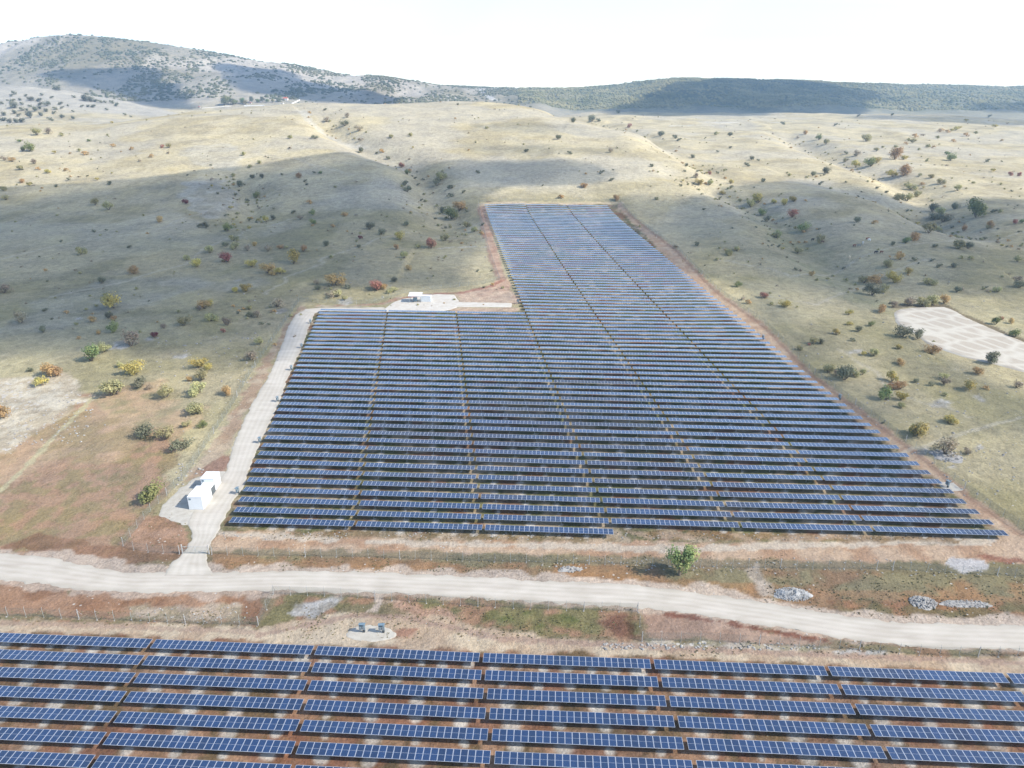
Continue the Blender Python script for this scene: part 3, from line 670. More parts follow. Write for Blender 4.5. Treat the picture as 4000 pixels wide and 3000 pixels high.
add([(25,215,90,'B'),(660,300,130,'Y'),(125,385,110,'B'),(250,440,50,'D'),(540,380,50,'O'),(625,360,50,'D'),(660,375,40,'O'),(655,440,80,'G'),(570,450,40,'O'),(455,478,25,'O'),(385,330,25,'O'),(262,318,30,'D'),(1060,400,80,'L'),(945,418,45,'B'),(890,470,55,'M'),(1310,400,65,'B'),(1290,440,35,'R'),(1215,375,65,'L'),(755,520,120,'B'),(525,605,120,'G'),(600,555,90,'L'),(1495,510,60,'L'),(1450,600,85,'B'),(285,690,100,'O'),(340,690,80,'O'),(250,745,90,'Y'),(175,665,40,'D'),(765,680,120,'Y'),(690,640,40,'L'),(1150,645,90,'Y'),(1205,655,60,'Y'),(1165,715,80,'L'),(1095,720,40,'O'),(810,755,90,'D'),(655,800,140,'L'),(860,770,50,'B'),(960,815,110,'L'),(1140,795,110,'L'),(1310,800,70,'O'),(1125,910,110,'L'),(1070,985,60,'L'),(1165,985,65,'G'),(830,1045,120,'D'),(960,1055,120,'L'),(1045,1120,110,'D'),(870,1410,150,'G'),(30,930,100,'O'),(1445,350,50,'D'),(1480,355,60,'B'),(1435,310,40,'L'),(1600,295,90,'B'),(1180,305,70,'O'),(1205,290,60,'Y'),(1150,315,40,'B'),(1360,210,50,'Y'),(1415,205,70,'Y'),(585,160,60,'D'),(775,105,80,'O'),(1135,65,70,'Y'),(1075,25,50,'L'),(1310,35,75,'R'),(1450,65,65,'Y'),(1540,100,90,'O'),(1565,112,50,'O'),(1615,105,60,'Y'),(1690,45,110,'Y'),(1930,170,100,'O'),(1825,165,50,'B'),(1830,195,45,'D'),(1920,240,80,'B'),(1945,235,60,'L'),(1980,150,40,'O'),(2000,190,35,'D'),(1985,255,40,'L'),(2170,200,80,'R'),(2205,195,40,'O')], 2.666, 0, 553)
add([(590,250,60,'L'),(355,290,50,'B'),(790,270,70,'D'),(900,270,70,'D'),(1115,235,35,'D'),(1285,265,80,'O'),(1525,220,50,'G'),(1460,215,35,'D'),(655,360,90,'D'),(425,440,40,'D'),(75,545,80,'M'),(835,480,100,'G'),(1410,540,60,'O'),(1360,305,40,'D'),(1385,340,35,'D'),(1690,370,40,'L'),(945,735,90,'Y'),(1015,715,80,'D'),(1235,645,50,'D'),(1310,715,80,'B'),(1440,665,80,'G'),(1450,765,90,'G'),(1785,680,60,'O'),(1660,795,50,'O'),(290,805,100,'D'),(210,795,60,'D'),(525,840,110,'G'),(585,945,100,'L'),(500,1005,90,'D'),(605,1030,110,'L'),(810,1000,80,'O'),(740,1050,110,'B'),(335,1070,140,'L'),(960,1055,100,'B'),(1095,1030,80,'O'),(1165,1025,50,'L'),(1345,1060,90,'O'),(1585,1000,80,'D'),(1645,1130,60,'L'),(865,110,60,'L'),(775,150,50,'L')], 5.0, 387, 332)
add([(430,75,50,'D'),(415,40,40,'D'),(600,40,60,'D'),(685,55,30,'D'),(750,80,25,'D'),(680,105,35,'D'),(630,195,50,'D'),(725,185,70,'O'),(690,230,90,'G'),(425,270,45,'D'),(210,290,70,'D'),(280,320,50,'D'),(385,350,65,'Y'),(160,345,30,'M'),(365,405,45,'O'),(155,395,30,'D'),(490,400,45,'L'),(565,400,90,'R'),(815,305,40,'L'),(770,278,50,'L'),(650,355,55,'L'),(410,455,55,'L'),(435,525,40,'O'),(355,590,45,'D'),(255,635,80,'R'),(295,630,40,'O'),(345,655,60,'L'),(1440,45,35,'O'),(1630,120,40,'O'),(1315,108,25,'O'),(1865,120,25,'L'),(2138,178,18,'D'),(1980,400,35,'B'),(2090,385,35,'D'),(70,210,40,'O')], 2.666, 719, 387)
add([(265,530,30,'D'),(345,528,40,'D'),(375,530,20,'D'),(505,552,25,'R'),(455,490,20,'D'),(200,603,30,'D'),(250,668,22,'D'),(425,660,30,'B'),(65,658,22,'D'),(600,722,20,'D'),(385,752,25,'D'),(430,782,20,'D'),(310,812,30,'O'),(450,868,30,'O'),(210,858,25,'O'),(625,865,18,'D'),(830,908,12,'D'),(785,685,25,'D'),(750,720,20,'D'),(795,770,30,'B'),(810,800,40,'Y'),(855,800,40,'L'),(910,842,30,'Y'),(945,795,30,'Y'),(855,755,20,'R'),(1065,875,60,'Y'),(1130,880,30,'Y'),(1175,888,35,'Y'),(1215,872,40,'Y'),(1030,895,40,'L'),(1075,930,45,'G'),(1210,940,50,'R'),(1100,960,40,'D'),(1255,1000,60,'G'),(1145,1028,45,'G'),(1330,1048,55,'L'),(1235,1095,45,'L'),(970,1085,30,'L'),(935,1100,40,'L'),(1490,962,40,'D'),(1565,968,25,'O'),(1355,750,35,'D'),(1300,762,30,'D'),(1200,762,20,'L'),(1080,788,25,'D'),(1015,720,25,'D'),(1040,692,25,'D'),(1065,697,15,'D'),(885,585,25,'L'),(940,590,30,'D'),(890,660,15,'D'),(945,642,15,'D'),(640,590,40,'D'),(700,600,25,'D'),(720,610,20,'D'),(1325,605,30,'G'),(1355,625,35,'L'),(1268,582,30,'O'),(1235,600,20,'B'),(1530,612,45,'L'),(1170,540,20,'D'),(1445,668,20,'D'),(1490,675,35,'B'),(1440,700,30,'L'),(1485,725,40,'Y'),(1550,720,50,'G'),(1575,705,30,'Y'),(1650,690,60,'O'),(1690,690,35,'Y'),(1660,670,40,'O'),(1645,765,45,'Y'),(1690,760,60,'O'),(1700,735,30,'L'),(1575,655,30,'L'),(1660,640,20,'L'),(1730,620,30,'L'),(1710,610,20,'L'),(1800,640,25,'L'),(1895,695,40,'G'),(1880,670,25,'G'),(1850,795,35,'L'),(1925,825,35,'L'),(1810,770,30,'L'),(1720,820,45,'L'),(1705,870,60,'L'),(1670,865,50,'L'),(1750,850,40,'L'),(1815,915,50,'D'),(1850,935,60,'L'),(1860,960,60,'D'),(1820,950,50,'D'),(1910,905,40,'D'),(1985,890,40,'D'),(2005,940,90,'G'),(2030,920,50,'L'),(2080,920,25,'D'),(2060,985,45,'O'),(2055,990,30,'L'),(1950,1000,35,'O'),(1800,1008,70,'L'),(1735,1040,50,'O'),(1700,1052,40,'G'),(1840,1000,30,'L'),(1930,1075,60,'L'),(1970,1075,40,'D'),(1830,1070,25,'D'),(2075,745,25,'Y'),(2155,760,25,'R'),(2190,762,25,'R'),(2050,700,20,'D'),(2110,920,25,'L'),(2170,970,30,'R'),(2200,965,30,'G'),(1640,1060,25,'D'),(1915,565,30,'Y'),(1850,572,24,'O'),(1880,575,20,'O'),(1960,590,25,'O'),(1835,600,20,'L'),(2000,580,20,'L'),(1740,595,25,'O'),(2085,555,25,'Y'),(1960,528,20,'Y'),(2060,508,18,'D'),(1495,505,15,'D'),(1640,500,15,'D'),(1395,545,18,'D'),(1905,615,20,'O'),(1770,590,20,'B'),(2115,612,15,'O'),(1930,560,20,'Y'),(1900,570,20,'Y'),(1820,640,16,'O'),(1760,650,16,'L'),(1700,625,18,'O'),(1600,640,16,'L'),(1880,720,16,'B'),(1790,700,18,'L'),(1760,760,18,'L'),(1770,800,18,'O'),(1990,795,18,'L'),(2110,800,16,'L'),(2160,830,14,'D')], 2.0, 1106, 0)
add([(550,50,50,'L'),(240,165,45,'L'),(295,130,35,'O'),(300,365,50,'G'),(475,440,65,'R'),(610,498,85,'Y'),(520,485,35,'L'),(685,500,20,'L'),(335,450,40,'B'),(370,475,40,'O'),(775,295,45,'O'),(705,265,30,'B'),(1020,545,50,'Y'),(1030,615,45,'Y'),(1165,620,50,'G'),(1085,655,60,'D'),(940,675,55,'Y'),(1045,720,35,'D'),(790,735,60,'L'),(840,735,50,'D'),(765,745,25,'R'),(700,775,45,'L'),(890,920,80,'L'),(990,970,130,'D'),(1050,940,70,'L'),(1110,935,50,'L'),(940,940,50,'B'),(1120,810,40,'Y'),(1185,810,80,'L'),(1345,770,50,'Y'),(1350,870,70,'O'),(1555,800,85,'O'),(1365,690,110,'D'),(1470,705,80,'D'),(1860,930,85,'O'),(2095,690,75,'G'),(1970,610,65,'G'),(2010,580,35,'R'),(2075,605,50,'O'),(1230,530,70,'O'),(1310,500,60,'B'),(1410,485,90,'B'),(1500,490,90,'L'),(1560,480,90,'L'),(1640,470,70,'O'),(1270,240,80,'L'),(1350,190,60,'O'),(1410,280,60,'Y'),(1320,340,90,'Y'),(1290,310,70,'Y'),(1190,350,90,'O'),(1120,340,80,'L'),(1250,400,80,'L'),(1170,420,110,'D'),(1540,350,80,'L'),(1350,160,40,'O'),(1445,60,60,'O'),(1385,85,45,'G'),(1730,115,80,'L'),(1780,110,40,'D'),(1745,185,35,'L'),(1815,190,40,'L'),(2115,205,55,'L'),(1985,400,60,'L'),(2130,370,70,'D'),(2110,330,60,'B'),(1755,390,40,'B'),(1720,400,50,'D'),(1300,980,90,'Y'),(1290,1030,70,'O'),(1350,1030,80,'O'),(1260,1100,130,'G'),(1360,1100,80,'Y'),(1360,1150,60,'L'),(1635,965,60,'L'),(1640,1000,80,'B'),(1650,1075,40,'L'),(1810,1035,100,'Y'),(1910,1030,40,'O'),(2110,1020,80,'B'),(1480,1325,150,'Y'),(1440,1320,80,'G'),(1670,1250,95,'Y'),(1650,1450,180,'B'),(1790,1450,70,'B'),(1690,1395,40,'O'),(1455,985,45,'D'),(1560,1010,40,'D'),(1240,1250,25,'D'),(1450,200,40,'D'),(1600,240,40,'D'),(1700,240,50,'D'),(1560,200,30,'D')], 3.0, 1493, 498)
add([(240,810,18,'D'),(25,865,35,'L'),(410,888,40,'L'),(470,908,55,'L'),(690,960,40,'O'),(350,1100,45,'L'),(410,1005,20,'D'),(262,1047,15,'D'),(560,1072,20,'D'),(1250,600,25,'L'),(1360,602,28,'D'),(1255,645,20,'B'),(1560,660,30,'D'),(1735,725,35,'R'),(1760,755,35,'G'),(1750,800,25,'D'),(1560,610,25,'B'),(1675,690,20,'D'),(1650,660,20,'O'),(1690,598,30,'L'),(1775,590,25,'L'),(1550,568,40,'B'),(1490,545,35,'D'),(1410,528,35,'B'),(1405,478,15,'D'),(1500,510,30,'B'),(1905,780,45,'L'),(1945,815,25,'D'),(2065,750,20,'D'),(2105,558,18,'L'),(2025,652,12,'O'),(1980,455,12,'D'),(490,635,20,'O'),(700,640,20,'R'),(730,640,30,'L'),(570,648,20,'O'),(370,670,25,'O'),(285,740,20,'O'),(150,710,30,'B'),(90,735,30,'L'),(205,750,30,'Y'),(95,790,30,'O'),(55,700,30,'O'),(20,695,30,'B'),(130,655,50,'G'),(100,655,30,'D'),(235,665,20,'Y'),(345,655,20,'L'),(85,615,20,'G'),(160,585,50,'L'),(210,580,40,'B'),(265,590,25,'L'),(385,613,18,'G'),(465,588,15,'L'),(485,535,15,'Y'),(130,805,25,'Y'),(470,800,25,'D'),(15,825,30,'L'),(345,768,15,'B'),(300,780,18,'D'),(420,780,18,'Y'),(1055,672,25,'L'),(725,665,18,'B'),(605,700,20,'B'),(655,680,20,'O'),(165,735,20,'O')], 2.0, 0, 0)
add([(165,195,60),(120,215,40),(225,260,40),(275,215,40),(340,260,70),(130,280,60),(80,265,30),(20,300,50),(150,340,90),(170,400,60),(245,305,45),(325,330,40),(430,270,60),(510,320,80),(440,310,50),(560,235,40),(655,305,50),(740,320,30),(250,370,60),(300,370,40),(380,375,70),(440,350,50),(510,380,55),(605,360,50),(670,345,40),(55,420,60),(200,430,50),(330,450,100),(455,425,60),(580,405,50),(670,450,70),(800,460,50),(550,480,60),(800,230,40),(920,265,90),(980,270,70),(1040,275,50),(1090,285,50),(1140,285,40),(1200,290,50),(1250,320,60),(1160,365,40),(1010,335,50),(960,330,40),(885,330,40),(795,385,35),(1355,420,40),(1420,440,30),(60,480,60),(110,500,70),(190,500,70),(250,495,70),(15,480,50),(620,150,100),(460,205,40)], 5.0, 0, 166, 'D')
B.sort(key=lambda t: -t[2]); print('bushes', len(B))
def region(px, py):
    if py < 275 and px < 350: return 'on the pale hill at upper left'
    if px > 1350:
        if px > 2060-0 and py > 640: return 'at the right edge below the plots' if py > 830 else 'near the pale terraced plots'
        if py > 830: return 'on the lower right meadow outside the fence'
        if py > 640: return 'between the right fence and the terraced plots'
        if py > 520: return 'in the hollow above the terraced plots' if px > 1800 else 'just beyond the upper right fence'
        if py > 420: return 'in the shaded right gully' if px > 1800 else 'on the shaded slope right of the field'
        return 'in the sunlit upper right valley' if px > 1800 else 'on the sunlit spurs right of centre'
    if py < 300: return 'near the crest of the hill behind'
    if py < 400: return 'on the sunlit upper left slope' if px < 620 else 'on the hill above the field'
    if py < 560: return 'on the shaded hillside at far left' if px < 400 else ('on the middle of the shaded hillside' if px < 700 else 'on the hillside left of the narrow field')
    if py < 690: return 'on the far left of the meadow' if px < 330 else ('on the meadow behind the service pad' if px > 640 else 'in the middle of the left meadow')
    if py < 830: return 'on the lower left meadow' if px < 330 else 'beside the left perimeter fence'
    return 'on the dry ground outside the left fence'
big = B[:300]; small = B[300:]
grp = {}
for t in big:
    g = (KIND[t[3]][2], region(t[0], t[1])); grp.setdefault(g, []).append(t)
lab = {}
for (cn, rg), lst in grp.items():
    lst.sort(key=lambda t: t[0])
    for k, t in enumerate(lst):
        noun = 'bush'
        lab[t] = ('only %s %s %s' % (cn, noun, rg)) if len(lst) == 1 else ('%s %s %s, %s from left' % (cn, noun, rg, ordn(k+1)))
def put_bush(t):
    px, py, w, k = t; X, Y, Z = P(px, py-.5); depth = Y*CP+(HC-Z)*SP; wm = w*depth/F
    wm = min(wm, 16); s = wm/1.35; sz = s*random.uniform(.78, 1.0)
    o = empty('bush', (X, Y, Z-.05)); o.rotation_euler = (0, 0, random.uniform(0, 6.28)); o.scale = (s*random.uniform(.82, 1.2), s*random.uniform(.75, 1.1), sz*random.uniform(.85, 1.15))
    tag(o, lab[t], 'bush', 'autumn bushes on the hillsides')
    v = random.randrange(3); obj('crown', CR[k][v], o); obj('trunk', TRK[v], o)
for t in big: put_bush(t)
# the smallest ones as one object
VV = []; FF = []; MI = []; TT = []; keys = list(KIND); cnt = 0
lowcr = {k: crown_mesh(k, 900+ord(k), 130, False, 2.6) for k in KIND}
lowd = {}
for k, me in lowcr.items():
    a = np.empty(len(me.vertices)*3); me.vertices.foreach_get('co', a); f = np.array([p.vertices[:] for p in me.polygons]); c = np.empty(len(me.vertices)*4); me.color_attributes[0].data.foreach_get('color', c)
    lowd[k] = (a.reshape(-1, 3), f, c.reshape(-1, 4))
def join_bushes(name, lst, mats_override=None):
    VV, FF, MI, TT = [], [], [], []; cnt = 0
    for X, Y, Z, s, k in lst:
        a, f, c = lowd[k]; th = random.uniform(0, 6.28); R = np.array([[math.cos(th), -math.sin(th), 0], [math.sin(th), math.cos(th), 0], [0, 0, .85]])
        VV.append((a @ R.T)*s+np.array([X, Y, Z-.05])); FF.append(f+cnt); cnt += len(a); MI += [keys.index(k)]*len(f); TT.append(c)
    v = np.concatenate(VV).astype(np.float32); f = np.concatenate(FF).astype(np.int32); me = bpy.data.meshes.new(name)
    me.vertices.add(len(v)); me.vertices.foreach_set('co', v.ravel()); me.loops.add(f.size); me.loops.foreach_set('vertex_index', f.ravel())
    me.polygons.add(len(f)); me.polygons.foreach_set('loop_start', np.arange(0, f.size, 4, dtype=np.int32)); me.polygons.foreach_set('loop_total', np.full(len(f), 4, np.int32))
    for k in keys: me.materials.append(KM[k])
    me.polygons.foreach_set('material_index', MI); me.update()
    at = me.color_attributes.new('tint', 'FLOAT_COLOR', 'POINT'); at.data.foreach_set('color', np.concatenate(TT).astype(np.float32).ravel()); return obj(name, me)
lst = []
for px, py, w, k in small:
    X, Y, Z = P(px, py-.5); wm = min(w*(Y*CP+(HC-Z)*SP)/F, 14); lst.append((X, Y, Z, wm/1.35, k))
# tiny shrubs dotted over the slopes
for P_, dep_, w_g in GULL:
    for q_ in range(75):
        k_ = random.randrange(len(P_)-1); f_ = random.random(); xx, yy = P_[k_]*(1-f_)+P_[k_+1]*f_; xx += random.gauss(w_g*.5, w_g*.55); yy += random.gauss(0, w_g*.5)
        if inpoly(np.array([xx]), np.array([yy]), fw)[0]: continue
        lst.append((xx, yy, Hs(xx, yy), random.uniform(.8, 2.4)*(.7+yy/1800), random.choice('LLOYDDBL')))
for q_ in range(1600):
    yy = 260*math.exp(random.random()*1.75); u = random.uniform(-.72, .72); xx = u*yy
    if inpoly(np.array([xx]), np.array([yy]), fw)[0]: continue
    if float(fbm(np.array([xx]), np.array([yy]), 60, 3, 15)[0]) < .47: continue
    lst.append((xx, yy, Hs(xx, yy), random.uniform(.4, 1.5)*(.8+yy/1500), random.choice('DLBLBLO')))
tag(join_bushes('small_shrubs', lst), 'tiny shrubs dotted over the dry grass slopes', 'shrubs', None, 'stuff')
# scrub on the distant slopes
def scrub(name, label, sel, n, sz, kinds):
    V = []; L = []
    r = np.random.default_rng(5); k = 0
    ico = [(math.cos(a)*b, math.sin(a)*b, c) for c, b in ((0, .95), (.5, .8)) for a in np.arange(6)*math.pi/3+c]+[(0, 0, .9)]
    fc = [(i, (i+1) % 6, 6+(i+1) % 6, 6+i) for i in range(6)]+[(6+i, 6+(i+1) % 6, 12) for i in range(6)]
    yy = r.uniform(2050, 3350, n*5); uu_ = r.uniform(-.7, .72, n*5); xx = uu_*yy; fp = uu_*(CP+.4*SP)*F+CX
    d = fbm(xx, yy*.6, 150, 4, 92); keep = sel(fp, yy, d, r.random(n*5)); xx, yy = xx[keep][:n], yy[keep][:n]; zz = H(xx, yy); s = r.uniform(.6, 1.5, len(xx))*sz
    I = np.array(ico); jit = 1+.25*(r.random((len(xx), 13, 1))-.5)
    V = (I[None]*jit*s[:, None, None]+np.stack([xx, yy, zz-.3], 1)[:, None]).reshape(-1, 3)
    mb = []; 
    for i in range(len(xx)): o = i*13; mb += [tuple(o+q for q in f) for f in fc]
    me = bpy.data.meshes.new(name); me.from_pydata(V.tolist(), [], mb); me.materials.append(kinds); me.update()
    tag(obj(name, me), label, 'scrub', None, 'stuff')
dk = noisy('scrub_leaves', (.095,.105,.06), (.17,.16,.09), .01, 1, 0)
scrub('mountain_scrub', 'dark scrub scattered over the pale rocky mountain', lambda fp, yy, d, q: (fp < 1150) & (q < sstep(.40, .58, d)*.9+.06), 9000, 4.4, dk)
dk2 = noisy('hill_scrub_leaves', (.14,.145,.065), (.28,.25,.13), .01, 1, 0)
scrub('hill_scrub', 'dense green scrub covering the long hill on the right', lambda fp, yy, d, q: (fp > 1120) & (yy > 2350) & (q < .35+.6*sstep(.4, .55, d)), 12000, 4.6, dk2)

# single trees that stand out
def put_tree(px, py, wpx, hpx, k, v, label, cat='tree', grp_=None, name='tree'):
    X, Y, Z = P(px, py); dd = Y*CP+(HC-Z)*SP; s = wpx*1.15*dd/F/1.3; sz = hpx*dd/F/1.45/math.cos(math.atan((HC-Z)/Y))
    o = empty(name, (X, Y, Z-.05), random.uniform(0, 6)); o.scale = (s, s, sz); tag(o, label, cat, grp_)
    obj('crown', CRT[k][v], o); obj('trunk', TRT[v], o); return o
put_tree(1468, 1243, 54, 58, 'G', 0, 'lone olive and yellow tree between the gravel road and the main field fence')
put_tree(2138, 784, 27, 26, 'D', 1, 'dark green tree at the lower edge of the pale terraced plots')
for i, (px, py, w, h, k) in enumerate([(485,227,16,15,'D'),(493,226,17,19,'G'),(503,226,12,12,'D'),(509,225,12,10,'G'),(525,225,11,13,'G'),(530,226,9,10,'L'),(544,222,10,13,'D'),(557,222,7,9,'G'),(568,221,9,12,'D'),(577,221,8,8,'G'),(589,221,7,8,'L'),(600,220,8,9,'D'),(633,215,5,8,'D')]):
    put_tree(px, py, w, h, k, i % 2, '%s tree from the left inside the hilltop compound' % ordn(i+1), 'tree', 'trees of the hilltop compound')

tick('fences')
# ------------------------------------------------------------------ fences
def fence_mesh_mat():
    m = mat('wire_mesh', (.20,.23,.21), .6, .3, .3); n, l, b = nodes(m)
    tc = n.new('ShaderNodeTexCoord'); no = n.new('ShaderNodeTexNoise'); no.inputs['Scale'].default_value = .35; l.new(tc.outputs['Object'], no.inputs['Vector'])
    mr = n.new('ShaderNodeMapRange'); l.new(no.outputs['Fac'], mr.inputs[0]); mr.inputs[3].default_value = .10; mr.inputs[4].default_value = .30
    l.new(mr.outputs[0], b.inputs['Alpha']); return m
wire = fence_mesh_mat(); postw = mat('fence_post_paint', (.30,.32,.31), .7); conc = noisy('pale_concrete', (.42,.41,.40), (.34,.33,.32), 3)
FPOST = MB().tube((0,0,-.2), (0,0,2.0), .035, .035, 6).tube((0,0,2.0), (-.0,.18,2.25), .03, .025, 6).mesh('post', postw)
mbp = MB().box(-.055,.055,-.055,.055,-.2,2.2); mbp.tube((0,0,1.9), (.0,1.1,0), .03, .03, 6); CPOST = mbp.mesh('corner_post', conc)
def fence(pts, label, sp=3.4, strut=6):
    pw = np.array(W(pts)); L = np.hypot(*np.diff(pw, axis=0).T).sum(); n = max(2, min(99, int(L/sp)+1)); R = resample(pw, n)
    f = empty('wire_fence', (R[0][0], R[0][1], Hs(*R[0]))); tag(f, label, 'fence', 'wire fences round the solar fields')
    o = Vector(f.location); RF = resample(pw, n*2); mb = MB(); zz = H(RF[:, 0], RF[:, 1])
    for i in range(len(RF)-1):
        a = Vector((*RF[i], zz[i]))-o; b = Vector((*RF[i+1], zz[i+1]))-o; up = Vector((0,0,2.0))
        mb.quad(tuple(a), tuple(b), tuple(b+up), tuple(a+up))
    obj('mesh_panel', mb.mesh('mesh_panel', wire), f)
    zz = H(R[:, 0], R[:, 1])
    for i in range(n): 
        obj('corner_post' if (i in (0, n-1) or i % strut == 0) else 'post', CPOST if (i in (0, n-1) or i % strut == 0) else FPOST, f, Vector((*R[i], zz[i]))-o)
    for i in range(n):       # concrete footings
        if i % 1 == 0 and RF[0][1] < 200:
            rr = random.uniform(.16, .3); mb2.append((R[i][0]+random.uniform(-.2,.2), R[i][1]-.25, zz[i], rr))
mb2 = []
fence([(394,1037),(435,977),(495,887),(536,815.6),(600,718),(645,652)], 'long wire fence along the left side of the service track', 4.2)
fence([(266,1178),(329,1100),(394,1037)], 'wire fence beside the green tree left of the white containers')
fence([(266,1178),(285,1187),(330,1193),(388,1196)], 'short wire fence below the red soil patch left of the gate')
fence([(645,652),(720,656),(794,657),(831,646),(869,634),(955,623),(1041,614),(1079,604.6)], 'wire fence behind the service pad and open canopy', 4.5)
fence([(1079,604.6),(1053,529.5),(1034,443)], 'wire fence along the left side of the narrow far field', 5)
fence([(1034,437),(1336,434)], 'wire fence across the far end of the solar field', 5)
fence([(1338,436),(1462,537),(1549,627),(1653,701),(1760,808)], 'upper stretch of wire fence right of the solar field', 5)
fence([(1760,808),(1893,908),(1993,981),(2076,1051),(2140,1098),(2230,1158)], 'lower stretch of wire fence right of the solar field', 4)
fence([(458,1197),(560,1200),(774,1203),(1069,1213)], 'wire fence right of the gate, below the main field')
fence([(1069,1213),(1419,1221),(1578,1226.6),(1928,1230)], 'wire fence behind the lone tree below the main field')
fence([(1928,1230),(2060,1238),(2230,1247)], 'wire fence at right below the pale rock patch')
fence([(-60,1330),(70,1331.6),(257,1340),(399,1347),(558,1351)], 'wire fence at left behind the near field')
fence([(558,1351),(591,1283)], 'short wire fence running up to the road at left of the near strip')
fence([(591,1283),(719,1287),(943,1303.6),(1086,1312),(1232,1317.6),(1377,1321)], 'wire fence along the near edge of the gravel road')
fence([(1377,1321),(1387,1384)], 'short wire fence dropping from the road at the red soil patch')
fence([(1387,1384),(1543,1386),(1702,1396),(1856,1404)], 'wire fence below the pinkish soil patch beside the road')
fence([(1856,1404),(2015,1416),(2175,1418),(2280,1418)], 'wire fence at lower right below the gravel road')
# gate
gx = [P(395,1196), P(452,1197)]; g = empty('field_gate', gx[0]); tag(g, 'double wire gate across the gravel entrance to the main field', 'gate')
d = Vector(gx[1])-Vector(gx[0]); 
for s0, s1 in ((.02, .49), (.51, .98)):
    a, b = d*s0, d*s1; mb = MB()
    for z in (.15, 1.0, 1.9): mb.tube(tuple(a+Vector((0,0,z))), tuple(b+Vector((0,0,z))), .03)
    mb.tube(tuple(a+Vector((0,0,.15))), tuple(a+Vector((0,0,1.9))), .03); mb.tube(tuple(b+Vector((0,0,.15))), tuple(b+Vector((0,0,1.9))), .03)
    lf = obj('gate_leaf', mb.mesh('gate_leaf', postw), g); m3 = MB(); m3.quad(tuple(a+Vector((0,0,.15))), tuple(b+Vector((0,0,.15))), tuple(b+Vector((0,0,1.9))), tuple(a+Vector((0,0,1.9)))); obj('mesh_panel', m3.mesh('mesh_panel', wire), lf)
for s0 in (0, 1): obj('post', MB().box(-.1,.1,-.1,.1,-.2,2.4).mesh('post', conc), g, d*s0)

tick('loose rock')
# ------------------------------------------------------------------ loose rock
rockm = noisy('limestone', (.34,.33,.31), (.22,.21,.20), 1.2, 1, .4)
def rock(mb, x0, y0, z0, s, r):
    n = 7; i = len(mb.v); hs = r.uniform(.4, .8)
    ring = []
    for lv, (rr, zz) in enumerate(((1, -.15), (.85, hs*.55), (.4, hs))):
        for k in range(n):
            t = 6.283*k/n+lv*.3; q_ = rr*r.uniform(.75, 1.2)*s; mb.v.append((x0+q_*math.cos(t), y0+q_*math.sin(t)*.85, z0+zz*s*r.uniform(.85, 1.15)))
    for lv in range(2):
        for k in range(n): mb.f.append((i+lv*n+k, i+lv*n+(k+1) % n, i+(lv+1)*n+(k+1) % n, i+(lv+1)*n+k)); mb.m.append(0)
    mb.f.append(tuple(i+2*n+k for k in range(n))); mb.m.append(0)
rr = random.Random(3)
def pile(px, py, wm, dm, hm, n, label, smin, smax, mt, name='rock_pile'):
    X, Y, Z = P(px, py); o = empty(name, (X, Y, Z)); mb = MB(); nr, na = 9, 36; i0 = len(mb.v); ph = rr.uniform(0, 6)
    for a_i in range(nr):
        for b_i in range(na):
            t = 6.2832*b_i/na; q_ = a_i/(nr-1)*(1+.16*math.sin(2*t+ph)+.10*math.sin(5*t+2*ph)); xx, yy = q_*wm*math.cos(t), q_*dm*math.sin(t)
            mb.v.append((X+xx, Y+yy, Hs(X+xx, Y+yy)+hm*max(-.12, (1-(a_i/(nr-1))**1.6)*(.8+.35*math.sin(3*t+ph+a_i))-.12)))
    for a_i in range(nr-1):
        for b_i in range(na): mb.f.append((i0+a_i*na+b_i, i0+a_i*na+(b_i+1) % na, i0+(a_i+1)*na+(b_i+1) % na, i0+(a_i+1)*na+b_i)); mb.m.append(0)
    for k in range(n):
        a = rr.uniform(0, 6.283); q_ = math.sqrt(rr.random()); xx, yy = q_*wm*math.cos(a), q_*dm*math.sin(a)
        rock(mb, X+xx, Y+yy, Hs(X+xx, Y+yy)+hm*(1-q_)**.7*rr.uniform(.3, 1), rr.uniform(smin, smax), rr)
    me = mb.mesh(name, mt); bpy.data.objects.remove(o); t = obj(name, me); tag(t, label, 'rocks')
    # origin at base
    for v in me.vertices: v.co = v.co-Vector((X, Y, Z))
    t.location = (X, Y, Z)
grit = noisy('crushed_grey_stone', (.36,.36,.355), (.27,.27,.265), 2, 1, .3)
pile(1711, 1284, 3.7, 2.2, 1.2, 700, 'low heap of pale grey crushed stone beside the gravel road', .05, .16, grit, 'gravel_heap')
pile(1994, 1302, 2.8, 2.0, .9, 300, 'heap of grey boulders right of the gravel heap', .08, .28, rockm)
pile(2085, 1305, 5.0, 1.3, .3, 220, 'spread of small grey rocks right of the boulder heap', .06, .22, rockm)
pile(1230, 1230, 2.6, 1.2, .3, 40, 'scatter of pale stones left of the lone tree', .12, .35, rockm)
pile(2045, 985, 5.0, 3.5, .3, 60, 'pale boulders on the meadow outside the lower right fence', .15, .5, rockm)
for a_ in [(585,1300)]: pass
mb = MB()
for a, b, c, s in mb2: rock(mb, a, b, c, s*.7, rr)
zl = [(0,860,200,960,150,.12,.4),(330,720,560,830,90,.15,.5),(1550,1215,2212,1245,60,.12,.3),(1300,1390,1760,1404,120,.12,.35),(1900,960,2200,1090,110,.12,.4),(1850,780,2200,940,60,.12,.4),
      (280,1310,540,1345,60,.1,.25),(1150,1212,1600,1232,50,.12,.3),(380,1000,440,1060,25,.2,.5),(1000,1205,2100,1216,60,.1,.25),(480,1150,2050,1166,160,.1,.28)]
for x0, y0, x1, y1, n, s0, s1 in zl:
    for k in range(n):
        X, Y, Z = P(rr.uniform(x0, x1), rr.uniform(y0, y1)); rock(mb, X, Y, Z, rr.uniform(s0, s1), rr)
